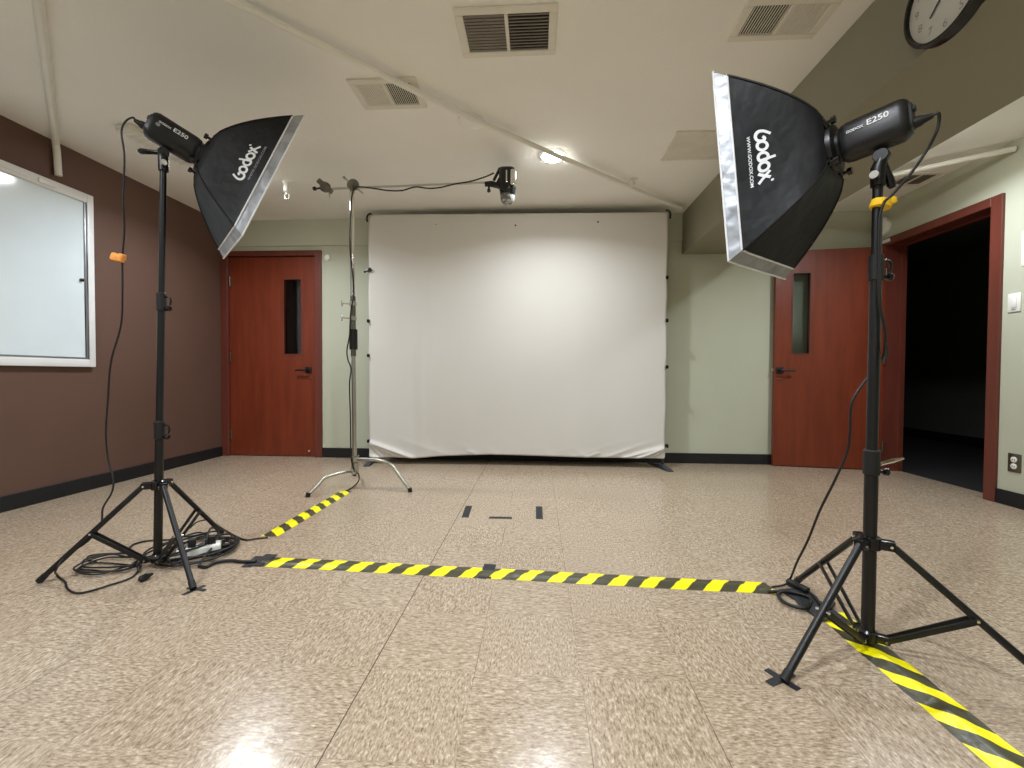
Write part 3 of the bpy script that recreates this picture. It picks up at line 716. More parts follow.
# ----------------------------------------------------- flash heads, softboxes
def hframe(d):
    d = Vector(d).normalized(); s = Vector((0, 0, 1)).cross(d).normalized(); u = d.cross(s); return d, s, u
def flash(name, P0, d, roll, a, back, near, label, stand_top, lever_dir, txt, bd_=0, plug=.062):
    """monolight: body along d from P0-back to P0+a"""
    d = Vector(d).normalized(); s = Vector((0, 0, 1)).cross(d).normalized(); u = d.cross(s)
    s, u = s * math.cos(roll) + u * math.sin(roll), u * math.cos(roll) - s * math.sin(roll)
    P0 = Vector(P0); r = root(name, P0, label, 'studio flash', 'monolight flash heads')
    def ring(t, w, h, n=28, e=3.2):
        out = []
        for k in range(n):
            c, q = math.cos(2 * math.pi * k / n), math.sin(2 * math.pi * k / n)
            out.append(P0 + d * t + s * (w * math.copysign(abs(c) ** (2 / e), c)) + u * (h * math.copysign(abs(q) ** (2 / e), q)))
        return out
    W, H = .046, .060
    f_ = a - .03
    m = MB(); m.loft([ring(-back, W * .80, H * .8), ring(-back + .008, W * .93, H * .93), ring(-back + .022, W, H), ring(f_ - .022, W, H), ring(f_ - .006, W * .94, H * .95), ring(f_, W * .85, H * .88)]); m.build('body', 'flash_body', r)
    m = MB(); m.loft([ring(-back - .006, W * .6, H * .62, e=4), ring(-back + .001, W * .66, H * .68, e=4)]); lbl(m.build('control_panel', 'grey_plastic', r), 'grey rear control panel')
    m = MB(); m.lathe([(.010, 0), (.011, .006), (.009, .009)], P0 - d * (back + .004) + u * .022, -d, 14); m.build('dial', 'grey_plastic', r)
    # power inlet plug
    m = MB(); m.lathe([(.016, 0), (.016, .6 * plug - .011), (.011, .6 * plug), (.007, plug)], P0 - d * (back + .002) - u * .022, -d, 12); m.build('power_plug', 'black_rubber', r)
    m = MB(); m.lathe([(.044, -.006), (.052, 0), (.052, .02), (.046, .026)], P0 + d * f_, d, 24); m.build('mount_ring', 'black_metal', r)
    # tilt bracket down to the stand
    st = Vector(stand_top); bot = P0 - u * H + d * bd_
    m = MB(); m.bar(bot + d * .035 + u * .006, bot - d * .035 + u * .006, .03, .014, .003); m.lathe([(.019, -.016), (.021, -.012), (.021, .012), (.019, .016)], bot - u * .022, s, 18)
    m.tube([st - Vector((0, 0, .075)), st - Vector((0, 0, .02)), bot - u * .03], .02, 14, radii=[.019, .02, .016])
    br_ = m.build('tilt_bracket', 'black_metal', r)
    ld = Vector(lever_dir).normalized(); lp = bot - u * .022 - s * near * 0
    m = MB(); m.tube([lp, lp + ld * .03, lp + ld * .095, lp + ld * .105], .01, 10, radii=[.009, .009, .0125, .008]); m.build('lever', 'black_gloss', br_)
    m = MB(); m.lathe([(.006, 0), (.006, .02), (.012, .021), (.012, .033)], st - Vector((0, 0, .05)) + near * s * .012, near * s, 10); m.build('knob', 'steel', br_)
    # lettering on the near flank, reading toward the front or the back
    sg = 1 if near > 0 else -1
    def side(x, y, off=.0012):
        # body flank is a superellipse: find its half width at this height
        y2 = max(-.98, min(.98, y / H)); w_ = W * (1 - abs(y2) ** 3.2) ** (1 / 3.2)
        return P0 + s * near * (w_ + off) + u * y + d * ((f_ - back) / 2 - sg * x)
    m = MB(); put_text(m, txt, .025, lambda x, y: side(x * 1.1 + .017, y + .018, .0022), .0005); m.build('model_lettering', 'white_ink', r, smooth=False)
    m = MB(); put_text(m, 'GODOX', .0115, lambda x, y: side(x - .040, y + .0145, .0022), .0003); m.build('brand_lettering', 'white_ink', r, smooth=False)
    if near < 0:
        m = MB(); m.lathe([(.008, 0), (.008, .001)], side(-.06, .0), s * near, 12); m.build('sensor', 'grey_ink', r)
    return d, s, u, r

G_PTS = [(178, 290), (163, 262), (150, 222), (154, 184), (178, 158), (210, 152), (238, 166), (250, 196), (246, 226), (222, 236), (205, 216)]
def softbox(name, N, d, roll, L, hh, hw, near, band, label, u0, t0, k, flip):
    d = Vector(d).normalized(); s = Vector((0, 0, 1)).cross(d).normalized(); u = d.cross(s)
    s, u = s * math.cos(roll) + u * math.sin(roll), u * math.cos(roll) - s * math.sin(roll)
    N = Vector(N); r = root(name, N, label, 'softbox', 'square softboxes')
    r0 = .078
    def prof(t):      # half size fraction of rim at depth t, bowed rods
        return t ** .72
    def half(t): 
        q = prof(t); return r0 + (hw - r0) * q, r0 + (hh - r0) * q
    tb = 1 - band / L
    def P(face, v, t, off=0):
        w, h = half(max(0, min(1, t)))
        # fabric between the rods pulls in a little toward mid-panel
        pull = .02 * math.sin(math.pi * min(t, tb) / tb) * (1 - v * v)
        z = N + d * (L * t)
        if face == 0: return z + s * near * (w - pull + off) + u * (h * v)
        if face == 1: return z + u * (h - pull + off) - s * near * (w * v)
        if face == 2: return z - s * near * (w - pull + off) - u * (h * v)
        return z - u * (h - pull + off) + s * near * (w * v)
    n, k_ = 14, 26
    m = MB()
    for f in range(4):
        g = [[m.bm.verts.new(P(f, -1 + 2 * i / n, tb * j / k_)) for i in range(n + 1)] for j in range(k_ + 1)]
        for j in range(k_):
            for i in range(n): m.bm.faces.new((g[j][i], g[j][i + 1], g[j + 1][i + 1], g[j + 1][i]))
    m.build('shell', 'nylon', r, ang=25)
    for f in range(4):   # rods sewn in the corner seams
        m = MB(); m.tube([P(f, 1, tb * j / 16, .001) for j in range(17)], .0035, 8); m.build('corner_seam', 'nylon', r)
    m = MB()
    for f in range(4):
        g = [[m.bm.verts.new(P(f, -1 + 2 * i / n, tb + (1 - tb) * j / 4, .0012 * math.sin(3.1 * i + f))) for i in range(n + 1)] for j in range(5)]
        for j in range(4):
            for i in range(n): m.bm.faces.new((g[j][i], g[j][i + 1], g[j + 1][i + 1], g[j + 1][i]))
    lbl(m.build('edge_band', 'silver', r, ang=25), 'silver fabric band round the front edge')
    for tt in (tb, .998):
        m = MB()
        loop = [P(f, v / 4, tt, .002) for f in range(4) for v in range(-4, 4)]
        loop.append(loop[0]); m.tube(loop, .0033, 8); lbl(m.build('piping', 'white_ink', r), 'white piping')
    m = MB(); ng = 12
    g = [[m.bm.verts.new(N + d * (L * .99 + .01 * math.cos(math.pi * (i / ng - .5)) * math.cos(math.pi * (j / ng - .5))) + s * (hw * .99 * (2 * i / ng - 1)) + u * (hh * .99 * (2 * j / ng - 1))) for i in range(ng + 1)] for j in range(ng + 1)]
    for j in range(ng):
        for i in range(ng): m.bm.faces.new((g[j][i], g[j][i + 1], g[j + 1][i + 1], g[j + 1][i]))
    bmesh.ops.solidify(m.bm, geom=m.bm.faces[:], thickness=.002)
    m.build('diffuser', 'diffuser', r)
    # speed ring
    m = MB(); m.lathe([(.05, -.018), (.078, -.012), (.08, .0), (.08, .014), (.07, .016), (.055, .01)], N, d, 28); ri = m.build('speed_ring', 'black_metal', r)
    for q in range(4):
        an = R(45 + 90 * q); e = s * math.cos(an) + u * math.sin(an)
        m = MB(); m.bar(N + e * .07 - d * .004, N + e * .107 + d * .006, .02, .016, .003, d); m.lathe([(.006, 0), (.006, .012), (.012, .013), (.012, .026)], N + e * .093 - d * .004, -d, 10); m.build('rod_socket', 'black_gloss', ri)
    # logo
    def lay(A, B, off=.002):
        aa = (A - 415) * k; bb = (B - 215) * k
        bb2 = bb
        h = half(t0)[1]
        vv = u0 + (-flip) * aa / h
        tt = t0 - bb2 / (L * 1.25)
        return P(0, vv, tt, off)
    def fix(a_, b_): return a_, b_ - .1 * (a_ - 200) + 21
    m = MB()
    st = [(a_, b_) for a_, b_ in (fix(*p) for p in G_PTS)]
    sm = [(v.x, v.y) for v in catmull([Vector((p[0], p[1], 0)) for p in st], 5)]
    stroke(m, sm, 30, lay)
    for (cx, cy, rx, ry) in ((300, 215, 44, 46), (415, 226, 44, 46), (515, 236, 44, 46)):
        cx, cy = fix(cx, cy); stroke(m, [(cx + rx * math.cos(2 * math.pi * q / 26), cy + ry * math.sin(2 * math.pi * q / 26)) for q in range(26)], 29, lay, True)
    def seg(a_, b_): a_ = fix(*a_); b_ = fix(*b_); stroke(m, [(a_[0] + (b_[0] - a_[0]) * q / 5, a_[1] + (b_[1] - a_[1]) * q / 5) for q in range(6)], 29, lambda x, y: lay(x, y, .0026))
    seg((450, 190), (430, 342)); seg((574, 185), (645, 304)); seg((672, 192), (572, 296))
    cx, cy = fix(682, 322); stroke(m, [(cx + 7 * math.cos(2 * math.pi * q / 12), cy + 9 * math.sin(2 * math.pi * q / 12)) for q in range(12)], 12, lay, True)
    m.build('logo_lettering', 'white_ink', r, smooth=False)
    m = MB(); put_text(m, 'WWW.GODOX.COM', 44, lambda x, y: lay(440 + x * 1.12, y + 104), .8); m.build('web_lettering', 'grey_ink' if near < 0 else 'white_ink', r, smooth=False)
    return r

def dirv(yaw, pitch): return Vector((math.cos(yaw) * math.cos(pitch), math.sin(yaw) * math.cos(pitch), math.sin(pitch)))
RD = dirv(2.285, -.092); RP0 = Vector((RB[0], RB[1], 1.633))
d, s, u, fl_r = flash('studio_flash', RP0, RD, -.011, .124, .075, 1, 'black flash head behind the right softbox, on the stand by the doorway', (RB[0], RB[1], 1.535), (.35, 0, -1), 'E250', 0, .045)
softbox('softbox', RP0 + RD * .120, RD, -.011, .262, .338, .238, 1, .040, 'black square softbox on the right stand, facing left, its logo reading downward', -.01, .585, .00034, 1)
LD = dirv(.771, -.394); LTOP = (LB[0] + .05, LB[1], 1.825); LP0 = Vector((LB[0] + .05, LB[1], 1.92))
d, s, u, fl_l = flash('studio_flash', LP0, LD, .04, .162, .052, -1, 'black flash head behind the left softbox, tilted down, near the brown wall', LTOP, (-1, -.1, .05), 'E250', .035, .04)
softbox('softbox', LP0 + LD * .158, LD, .04, .252, .322, .297, -1, .038, 'black square softbox on the left stand, facing right and down, its logo slanting upward', .03, .60, .00034, -1)

# ---------------------------------------------------------------- C-stand
CB = Vector((-1.385, 3.235, 0))
cs = root('boom_stand', CB, 'chrome boom stand with sliding legs left of the backdrop', 'boom stand')
def ctop(z): return Vector((CB.x - .008 * z, CB.y, z))
m = MB(); m.tube([ctop(.10), ctop(1.28)], .0165, 16); m.build('column', 'steel', cs)
m = MB(); m.tube([ctop(1.0), ctop(1.45)], .0195, 16); m.build('column', 'brushed', cs)
m = MB(); m.tube([ctop(1.28), ctop(2.27)], .0175, 16); m.build('riser', 'chrome', cs)
def cz(py): return ony(353, py, 3.235).z
m = MB(); m.tube([ctop(cz(349.5)), ctop(cz(329.5))], .030, 16); lbl(m.build('sleeve', 'black_rubber', cs), 'black grip sleeve')
for z in (cz(318.5), cz(304)):
    m = MB(); m.lathe([(.02, -.018), (.026, -.014), (.026, .014), (.02, .018)], ctop(z)); cl = m.build('collar', 'steel', cs)
    m = MB(); m.tube([ctop(z) + Vector((-.02, 0, 0)), ctop(z) + Vector((-.085, -.01, .004))], .005, 8); m.bar(ctop(z) + Vector((-.08, -.012, -.02)), ctop(z) + Vector((-.08, -.012, .026)), .014, .012, .003); m.build('tee_handle', 'chrome', cl)
leg_ends = [onz(308, 497), onz(410, 492), Vector((-1.545, 3.60, 0))]
for i, (e, zh) in enumerate(zip(leg_ends, (.125, .215, .165))):
    hub = ctop(zh); d_ = Vector((e.x - hub.x, e.y - hub.y, 0)); Ld = d_.length; d_.normalize()
    prof_ = ((0, zh), (.3, zh + .004), (.52, zh - .002), (.68, zh * .86), (.80, zh * .58), (1, .014))
    m = MB(); m.tube([Vector((hub.x + (e.x - hub.x) * f_, hub.y + (e.y - hub.y) * f_, z_)) for f_, z_ in prof_], .0125, 12, 6); lg = m.build('leg', 'steel', cs)
    m = MB(); m.tube([Vector((e.x, e.y, .03)) - d_ * .004, Vector((e.x, e.y, 0.001)) + d_ * .003], .016, 12); m.build('rubber_foot', 'black_rubber', lg)
    m = MB(); m.lathe([(.02, -.024), (.028, -.02), (.028, .02), (.02, .024)], hub); m.build('leg_hub', 'steel', cs)
m = MB(); m.tube([ctop(.225) + Vector((0, -.02, 0)), ctop(.235) + Vector((.06, -.07, .02))], .006, 8); m.build('tee_handle', 'chrome', cs)
# grip head, arm, knuckle on the arm's end
GH = ony(353, 185, 3.20)
arm0 = ony(328, 189, 3.20); arm1 = ony(488, 182.5, 3.20)
m = MB(); ad = (arm1 - arm0).normalized()
m.tube([arm0, arm1], .008, 12); m.build('boom_arm', 'steel', cs)
def grip(c, rr, mat):
    m = MB(); ax_ = Vector((.55, -.8, -.25)).normalized()
    m.lathe([(rr * .8, -.03), (rr, -.026), (rr, -.004), (rr * .6, -.003), (rr * .6, .003), (rr, .004), (rr, .026), (rr * .8, .03)], c, ax_, 20)
    g = m.build('grip_head', mat, cs)
    m = MB(); q = Vector((-.75, -.1, .62)).normalized(); m.tube([c, c + q * .085], .006, 8); m.tube([c + q * .07 - ax_ * .01, c + q * .09 + ax_ * .01], .009, 8); m.build('tee_handle', 'steel', g)
    m = MB(); m.tube([c - q * .03, c - q * .095], .007, 8); m.build('tee_handle', 'steel', g)
    return g
grip(GH, .04, 'brushed')
m = MB(); m.tube([ctop(2.2), Vector((GH.x, GH.y + .02, GH.z - .01))], .012, 12); m.build('stud', 'steel', cs)
c_ = ony(325, 187, 3.2); g = None
m = MB(); ax2 = Vector((.5, -.75, .42)).normalized(); m.lathe([(.03, -.02), (.038, -.016), (.038, .016), (.03, .02)], c_, ax2, 18); m.bar(c_ + Vector((-.05, 0, .05)), c_ + Vector((.05, 0, -.04)), .04, .04, .01); kn_ = m.build('arm_clamp', 'brushed', cs)
m = MB(); m.tube([c_ + Vector((-.01, -.01, -.01)), c_ + Vector((-.07, -.03, -.025))], .007, 8); m.lathe([(.013, 0), (.015, .01), (.012, .024)], c_ + Vector((-.055, -.024, -.02)), (-1, -.3, -.2), 10); lbl(m.build('knob', 'black_rubber', kn_), 'black end knob')
m = MB(); m.tube([c_ + Vector((.03, -.01, -.03)), c_ + Vector((.045, -.02, -.085))], .006, 8); m.build('tee_handle', 'steel', kn_)
# boom flash
BC = ony(507.5, 187, 3.20)
bf = root('boom_flash', BC, 'small black and chrome flash head hanging under the ceiling at the end of the boom', 'studio flash')
tp = ony(506, 168.5, 3.2).z; bt = ony(503, 195.5, 3.2).z
bx, by = BC.x, BC.y
def sq(z, w, h, e=3.5, n=24):
    out = []
    for k in range(n):
        c, q = math.cos(2 * math.pi * k / n), math.sin(2 * math.pi * k / n)
        out.append((bx + w * math.copysign(abs(c) ** (2 / e), c), by + h * math.copysign(abs(q) ** (2 / e), q), z))
    return out
m = MB(); m.loft([sq(tp, .035, .035), sq(tp - .012, .055, .055), sq(tp - .03, .062, .062), sq(bt + .05, .062, .062), sq(bt + .02, .056, .056), sq(bt, .052, .052)]); m.build('body', 'black_gloss', bf)
m = MB()
for xx in (.064,): m.box((bx + .022, by - .066, bt + .05), (bx + .066, by + .04, tp - .03), .012, 3)
lbl(m.build('side_panel', 'chrome', bf), 'bright chrome side panel')
m = MB(); m.box((bx - .008, by - .0655, tp - .13), (bx + .002, by - .06, tp - .04), .002); m.build('trim_strip', 'chrome', bf)
m = MB(); m.lathe([(.052, 0), (.053, -.02), (.046, -.045), (.03, -.06), (.002, -.066)], (bx, by, bt), (0, 0, 1), 24); m.build('flash_dome', 'dome', bf)
m = MB(); hb = ony(489, 184, 3.2)
m.tube([hb + Vector((-.03, 0, 0)), hb + Vector((.02, 0, 0)), Vector((bx - .05, by, hb.z - .02))], .02, 12, radii=[.017, .022, .018]); m.bar((bx - .07, by, hb.z - .03), (bx - .04, by, hb.z + .03), .05, .05, .006); m.lathe([(.008, 0), (.008, .035), (.013, .036), (.013, .05)], hb + Vector((.0, 0, -.01)), (0, -.2, -1), 10); m.build('tilt_bracket', 'black_metal', bf)
m = MB(); m.bar((bx - .1, by - .01, hb.z + .02), (bx - .055, by - .01, tp - .002), .022, .018, .004); m.tube([(bx - .06, by - .01, tp - .003), (bx - .03, by - .01, tp + .004), (bx - .008, by - .01, tp - .012)], .007, 8, 4); m.build('handle', 'black_gloss', bf)

# ---------------------------------------------------------- floor markings
def hz_tape(p, q, w, mat, label, lift=.006, z=.0006):
    """tape over a cable: low arched strip; local x runs along the tape"""
    p = Vector(p); q = Vector(q); L = (q - p).length; t = (q - p).normalized(); n = Vector((-t.y, t.x, 0))
    me = MB(); ns, nw = max(8, int(L / .05)), 8
    g = []
    rnd = random.Random(int(L * 1000))
    for i in range(ns + 1):
        sh = rnd.uniform(-.0025, .0025); lf_ = lift * rnd.uniform(.75, 1.2)
        row = []
        for j in range(nw + 1):
            f = j / nw * 2 - 1
            row.append(me.bm.verts.new((L * i / ns - L / 2, (w / 2) * f + sh, z + lf_ * max(0, 1 - (f / .55) ** 2) ** 1.3)))
        g.append(row)
    for i in range(ns):
        for j in range(nw): me.bm.faces.new((g[i][j], g[i + 1][j], g[i + 1][j + 1], g[i][j + 1]))
    bmesh.ops.solidify(me.bm, geom=me.bm.faces[:], thickness=.0004)
    o = me.build('hazard_tape', mat, loc=(0, 0, 0)); o.location = (p + q) / 2; o.rotation_euler = (0, 0, math.atan2(t.y, t.x))
    return tag(o, label, 'hazard tape', 'yellow and black hazard tape strips on the floor')
a0, a1 = onz(263, 561.5), onz(771, 588.5)
hz_tape(a0, a1, .100, hazard('hazard_stripe_wide', R(-27), .1273, .117, (a1 - a0).length, .5, -.28), 'long yellow and black hazard tape strip across the floor between the two light stands')
b0, b1 = onz(269, 536.5), onz(347, 491)
hz_tape(b0, b1, .090, hazard('hazard_stripe_short', R(-42), .131, .112, (b1 - b0).length, .47), 'short yellow and black hazard tape strip leading to the boom stand')
c0, c1 = onz(829, 612), onz(1024, 776); c1 = c1 + (c1 - c0).normalized() * .5
hz_tape(c0, c1, .108, hazard('hazard_stripe_near', R(-43), .1345, .286, (c1 - c0).length, .53), 'yellow and black hazard tape strip running under the right stand toward the camera')
mk = 'grey floor position marks'
tape('position_mark', onz(465, 517.5), onz(469, 506), .042, 'left upright dark tape mark on the floor before the backdrop', grp=mk)
tape('position_mark', onz(489, 517.6), onz(512, 518), .034, 'flat middle dark tape mark lying crosswise before the backdrop', grp=mk)
tape('position_mark', onz(539.5, 519), onz(539, 506.5), .042, 'right upright dark tape mark on the floor before the backdrop', grp=mk)
gb = 'black gaffer tape pieces holding the cables'
for i, (pts, w, lb) in enumerate((
    (((246, 567.5), (260, 556.5)), .045, 'black tape piece nearest the left cable coil'),
    (((254, 566.5), (272, 555)), .06, 'black tape piece overlapping the left end of the long hazard tape'),
    (((484.5, 578.6), (490.5, 564.2)), .055, 'black tape piece crossing under the middle of the long hazard tape'),
    (((788, 590), (822, 611)), .085, 'broad black tape piece behind the right stand foot'),
    (((808, 603), (834, 622)), .10, 'black tape piece at the far end of the hazard tape under the right stand'))):
    tape('gaffer_tape', onz(*pts[0]), onz(*pts[1]), w, lb, grp=gb, z=.0005 if i == 2 else .0022 + .0013 * i, th=.001)

# ------------------------------------------------------------------ cables
def cable(name, pts, r, label, smooth=6, grp=None, cat='cable'):
    m = MB(); m.tube(pts, r, 8, smooth); o = m.build(name, 'cable', ang=80); return tag(o, label, cat, grp)
def fl(px, py, z=.006): return onz(px, py, z)
# left head to floor
d, s_, u_ = LD, Vector((0, 0, 1)).cross(LD).normalized(), None
u_ = LD.cross(s_)
plugL = LP0 - LD * (.052 + .04) - u_ * .022
hang = [plugL, ony(133, 117.5, 1.77), ony(126, 121, 1.77), ony(121.5, 132, 1.77), ony(124.5, 158, 1.77), ony(123, 200, 1.77), ony(124.5, 228, 1.78), ony(122.5, 258, 1.78), ony(122.5, 290, 1.78), ony(121, 325, 1.79), ony(111, 362, 1.79), ony(108, 400, 1.80), ony(106, 432, 1.80), ony(108, 458, 1.80), ony(113, 478, 1.79), ony(112, 492, 1.78), ony(103, 508, 1.76), ony(101, 524, 1.745), ony(88, 541, 1.72), ony(66, 556, 1.69), ony(56, 570, 1.655), fl(57, 575), fl(65, 582), fl(67, 588), fl(74, 592.5), fl(86, 592), fl(110, 585), fl(132, 577), fl(141, 566)]
cable('power_cable', hang, .0038, 'black power cable hanging from the left flash head past the orange tie to the floor')
m = MB()
def coil(cx, cy, rx, ry, n, z0, seed, jit=.12, turns=1):
    rnd = random.Random(seed); c = onz(cx, cy); sc = (onz(cx + 1, cy) - onz(cx, cy)).length; sv = (onz(cx, cy - 1) - onz(cx, cy)).length
    pts = []
    for q in range(n):
        an = 2 * math.pi * q / 9 + seed
        k = 1 + rnd.uniform(-jit, jit)
        pts.append(Vector((c.x + rx * sc * k * math.cos(an) + rnd.uniform(-.01, .01), c.y + ry * sv * k * math.sin(an), z0 + .0035 * (q / 9) + rnd.uniform(0, .004))))
    return pts
cable('cable_coil', [fl(141, 566)] + coil(112, 566, 25, 6.5, 30, .006, 3, .30) + [fl(128, 566, .02), fl(137, 562, .03), fl(139, 572, .008)], .0038, 'black cable coiled on the floor between the legs of the left stand', grp='cable coils')
tag(MB().lathe([(.006, 0), (.014, .008), (.014, .03), (.009, .04), (.005, .055)], fl(139, 580, .014), (.15, 1, .02), 10).build('plug', 'black_rubber'), 'black plug lying on the floor before the left cable coil', 'plug')
cable('extension_cable', [fl(96, 562), fl(88, 560), fl(89, 556), fl(102, 554), fl(120, 553), fl(128, 549), fl(134, 544), fl(146, 541), fl(160, 540), fl(176, 540), fl(184, 543, .03)], .0042, 'thin black cable looping behind the left stand pole')
# bundle of power strip and cords right of left stand
cA, cB = fl(176, 556, .02), fl(231, 546, .02)
ps = root('power_strip', (cA + cB) / 2 - Vector((0, 0, .02)), 'white power strip tangled in black cords beside the left stand', 'power strip')
dp = (cB - cA).normalized(); np_ = Vector((-dp.y, dp.x, 0)); cm = (cA + cB) / 2
mt = Matrix(((dp.x, np_.x, 0, cm.x), (dp.y, np_.y, 0, cm.y), (0, 0, 1, 0), (0, 0, 0, 1)))
hl = (cB - cA).length / 2
m = MB(); m.box((-hl, -.036, .0), (hl * .62, .036, .05), .008, 3, mt); m.build('housing', 'white_plastic', ps)
m = MB(); m.box((hl * .62, -.036, .0), (hl * .98, .036, .05), .012, 3, mt); lbl(m.build('end_cap', 'black_gloss', ps), 'black end cap')
for k in range(4):
    x = -hl * .8 + k * hl * .36; m = MB(); m.box((x - .016, -.014, .05), (x + .016, .014, .053), .003, 1, mt); m.build('socket', 'grey_plastic', ps)
for k in (1, 3):
    x = -hl * .8 + k * hl * .36; m = MB(); m.box((x - .016, -.016, .053), (x + .016, .016, .088), .006, 2, mt); 
    tag(m.build('plug', 'black_rubber'), ('black plug in the middle of the white power strip' if k == 1 else 'black plug near the black end of the white power strip'), 'plug')
cable('cable_coil', coil(197, 552, 30, 11, 40, .010, 5, .24) , .005, 'black cords coiled round the white power strip', grp='cable coils')
cable('cable_coil', [p + Vector((0, 0, .028)) for p in coil(186, 554, 20, 10, 20, .018, 9, .3)], .0045, 'upper loose black cord loops lying on top of the power strip', grp='cable coils')
cable('extension_cable', [fl(199, 566), fl(206, 567), fl(214, 563, .010), fl(228, 560.5, .010), fl(242, 561.5, .009), fl(256, 561.5, .008)], .0075, 'thick black cable running from the power strip under the long hazard tape')
cable('extension_cable', [fl(190, 528, .03), fl(197, 522, .05), fl(207, 520, .045), fl(214, 523, .03), fl(228, 532), fl(244, 539.5), fl(257, 538.5), fl(268, 537.3)], .0042, 'thin brown black cable from the left stand to the short hazard tape')
cable('extension_cable', [fl(206, 545, .06), fl(207, 537, .09), fl(211, 528, .10), fl(218, 530, .08), fl(217, 538, .05), fl(214, 545, .04), fl(205, 556, .03), fl(199, 566, .008)], .0045, 'short black cable loop standing up above the power strip')
# boom cable
zc_ = [ony(494, 173, 3.18), ony(486, 176.5, 3.18), ony(472, 181, 3.18), ony(455, 184, 3.18), ony(440, 187.5, 3.18), ony(428, 188.3, 3.18), ony(415, 187, 3.18), ony(402, 190.5, 3.18), ony(388, 190.5, 3.18), ony(374, 188.5, 3.18), ony(358, 187, 3.17), ony(352.5, 193, 3.17), ony(350.5, 215, 3.19), ony(350, 248, 3.2), ony(353, 278, 3.2), ony(353.5, 296, 3.2), ony(351, 310, 3.2), ony(350, 325, 3.2), ony(349.5, 336, 3.2), ony(347, 350, 3.2), ony(348, 360, 3.2), ony(351, 369, 3.2), ony(349.5, 385, 3.2), ony(350.5, 420, 3.2), ony(351, 455, 3.2), ony(354, 470, 3.19), ony(358.5, 474, 3.17), fl(358.5, 481, .03), fl(353, 487, .008), fl(346, 491)]
cable('power_cable', zc_, .0052, 'thin black cable running along the boom arm and down the chrome stand')
# right head cable
sR = Vector((0, 0, 1)).cross(RD).normalized(); uR = RD.cross(sR)
plugR = RP0 - RD * (.075 + .044) - uR * .022
rc = [plugR, plugR - RD * .014, ony(939, 122, 1.345), ony(936, 133, 1.35), ony(927, 150, 1.37), ony(912, 172, 1.38), ony(893, 194, 1.39), ony(884, 203, 1.40), ony(879, 222, 1.405), ony(879, 260, 1.405), ony(880, 303, 1.405), ony(884, 325, 1.41), ony(885.5, 343, 1.42), ony(883, 356, 1.44), ony(877, 366, 1.48), ony(866, 380, 1.49), ony(852, 402, 1.49), ony(850, 430, 1.50), ony(847, 452, 1.51), ony(835, 480, 1.53), ony(820, 510, 1.57), ony(808, 540, 1.64), ony(797, 562, 1.72), fl(791, 577, .04), fl(786, 584, .012), fl(779, 586, .008), fl(772, 587)]
cable('power_cable', rc, .004, 'black power cable running from the right flash head down past the stand to the floor')
tag(MB().tube([fl(788, 581.5, .016), fl(800, 587, .016), fl(808, 591, .014)], .014, 12).build('cable_connector', 'black_rubber'), 'black cable connector lying by the back foot of the right stand', 'connector')
cable('cable_loop', [fl(768, 592, .006), fl(780, 591.5, .012), fl(790, 592, .014), fl(804, 595, .014), fl(811, 600, .012), fl(806, 608, .012), fl(796, 607, .012), fl(784, 602, .012), fl(778, 595, .012), fl(781, 592, .016)], .0065, 'thick black cable loop on the floor between the hazard tapes at right', grp='cable coils')
cable('cable_loop', [fl(806, 590, .012), fl(815, 597, .012), fl(822, 606, .012), fl(830, 608, .012), fl(834, 603, .012)], .006, 'short black cable behind the legs of the right stand', grp='cable coils')
# velcro ties
pY = Vector((RB[0], RB[1], onx(879, 205, RB[0]).z))
c_ = ony(879, 205, RB[1])
m = MB(); c_.x = RB[0] + .006
m.lathe([(.020, -.012), (.027, -.011), (.028, .0), (.027, .011), (.020, .012)], c_ + Vector((0, -.006, 0)), (.25, 0, 1), 18)
m.bar(c_ + Vector((.010, -.024, .002)), c_ + Vector((.030, -.024, .007)), .018, .022, .006)
tag(m.build('cable_tie', 'yellow'), 'yellow hook and loop tie round the upper right stand pole', 'cable tie')
c_ = ony(121.5, 258, 1.775)
m = MB(); m.lathe([(.006, -.018), (.014, -.016), (.016, .0), (.013, .016), (.006, .018)], c_, (.35, .1, 1), 14); m.bar(c_ + Vector((-.005, -.004, -.003)), c_ + Vector((-.034, -.012, .007)), .024, .034, .008)
tag(m.build('cable_tie', 'orange'), 'orange tie on the cable hanging beside the left stand', 'cable tie')
# sagging free end by the right pole
cable('cable_tail', [ony(885, 343, 1.415), ony(886.5, 350, 1.415), ony(886, 359, 1.415)], .004, 'short loose strap end beside the right stand pole', 3, cat='strap')

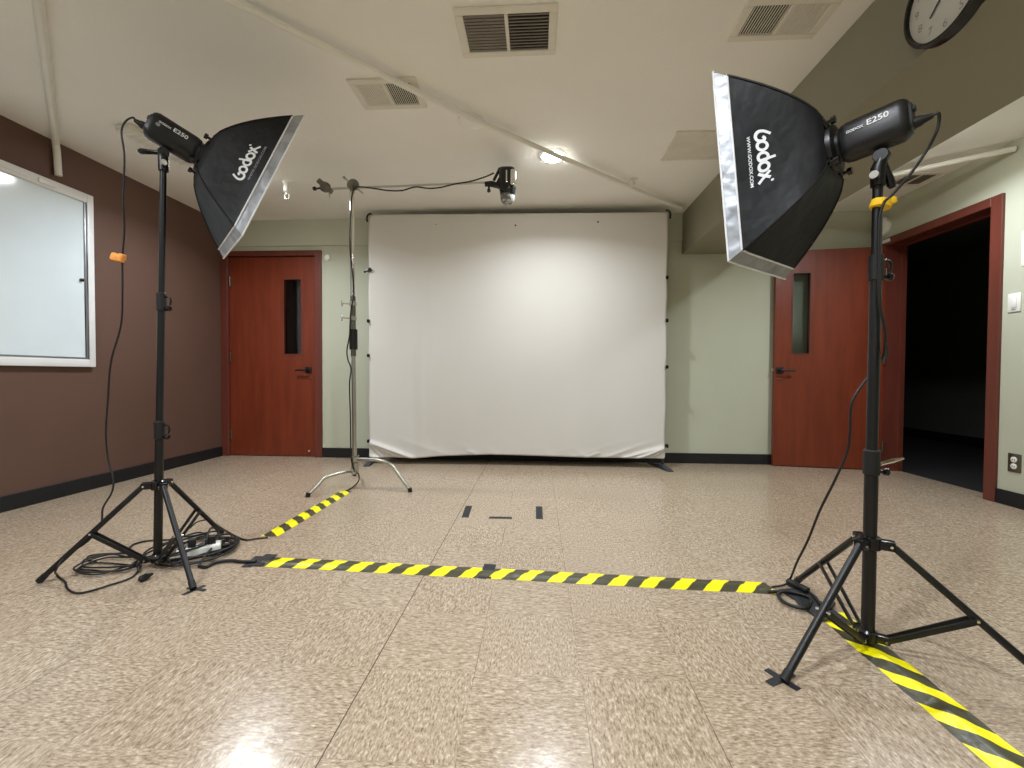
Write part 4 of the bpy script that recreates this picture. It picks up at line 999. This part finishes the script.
# ----------------------------------------------------------------- lights
LIGHTS = [(.10, 3.175, 'lit round ceiling downlight beside the diagonal conduit above the boom flash', 1.0), (-2.27, 3.26, 'round ceiling downlight hidden behind the left softbox', 1.0), (2.52, 2.98, 'round ceiling downlight beyond the beam near the doorway', .8),
          (.115, .75, 'unseen round ceiling downlight added as fill, overhead in front of the camera middle', 1.0), (-2.12, .75, 'unseen round ceiling downlight added as fill, overhead above the whiteboard', 1.0), (2.6, .6, 'unseen round ceiling downlight added as fill, beyond the beam overhead at right', .35),  # unseen cans added as fill: this row and the one behind the camera
          (.115, -1.5, 'unseen round ceiling downlight added as fill, behind the camera middle', 1.0), (-2.12, -1.5, 'unseen round ceiling downlight added as fill, behind the camera at left', 1.0)]
POWER = 23.6
for x, y, lb, k in LIGHTS:
    r = root('downlight', (x, y, ZC), lb, 'ceiling light', 'round ceiling downlights')
    m = MB(); m.lathe([(.075, 0), (.098, 0), (.098, -.004), (.088, -.010), (.078, -.010), (.072, -.002)], (x, y, ZC), seg=36); m.build('trim_ring', 'white_plastic', r)
    m = MB(); m.lathe([(.074, -.002), (.073, -.016), (.058, -.023), (.03, -.0255), (.001, -.026)], (x, y, ZC), seg=28); lbl(m.build('lens', 'lens', r), 'glowing lens')
    ld = bpy.data.lights.new('downlight_beam', 'AREA'); ld.shape = 'DISK'; ld.size = .13; ld.energy = POWER * k; ld.color = (.925, .985, 1.06); ld.spread = R(150)
    lo = bpy.data.objects.new('downlight_beam', ld); COL.objects.link(lo); lo.location = (x, y, ZC - .0275)

# ------------------------------------------------------------------ world
w = bpy.data.worlds.new('world'); S.world = w; w.use_nodes = True
w.node_tree.nodes['Background'].inputs[0].default_value = (.02, .02, .022, 1); w.node_tree.nodes['Background'].inputs[1].default_value = .2
S.view_settings.view_transform = 'Standard'; S.view_settings.look = 'None'; S.view_settings.exposure = 0; S.view_settings.gamma = 1; S.view_settings.use_curve_mapping = False
S.cycles.max_bounces = 10; S.cycles.diffuse_bounces = 8
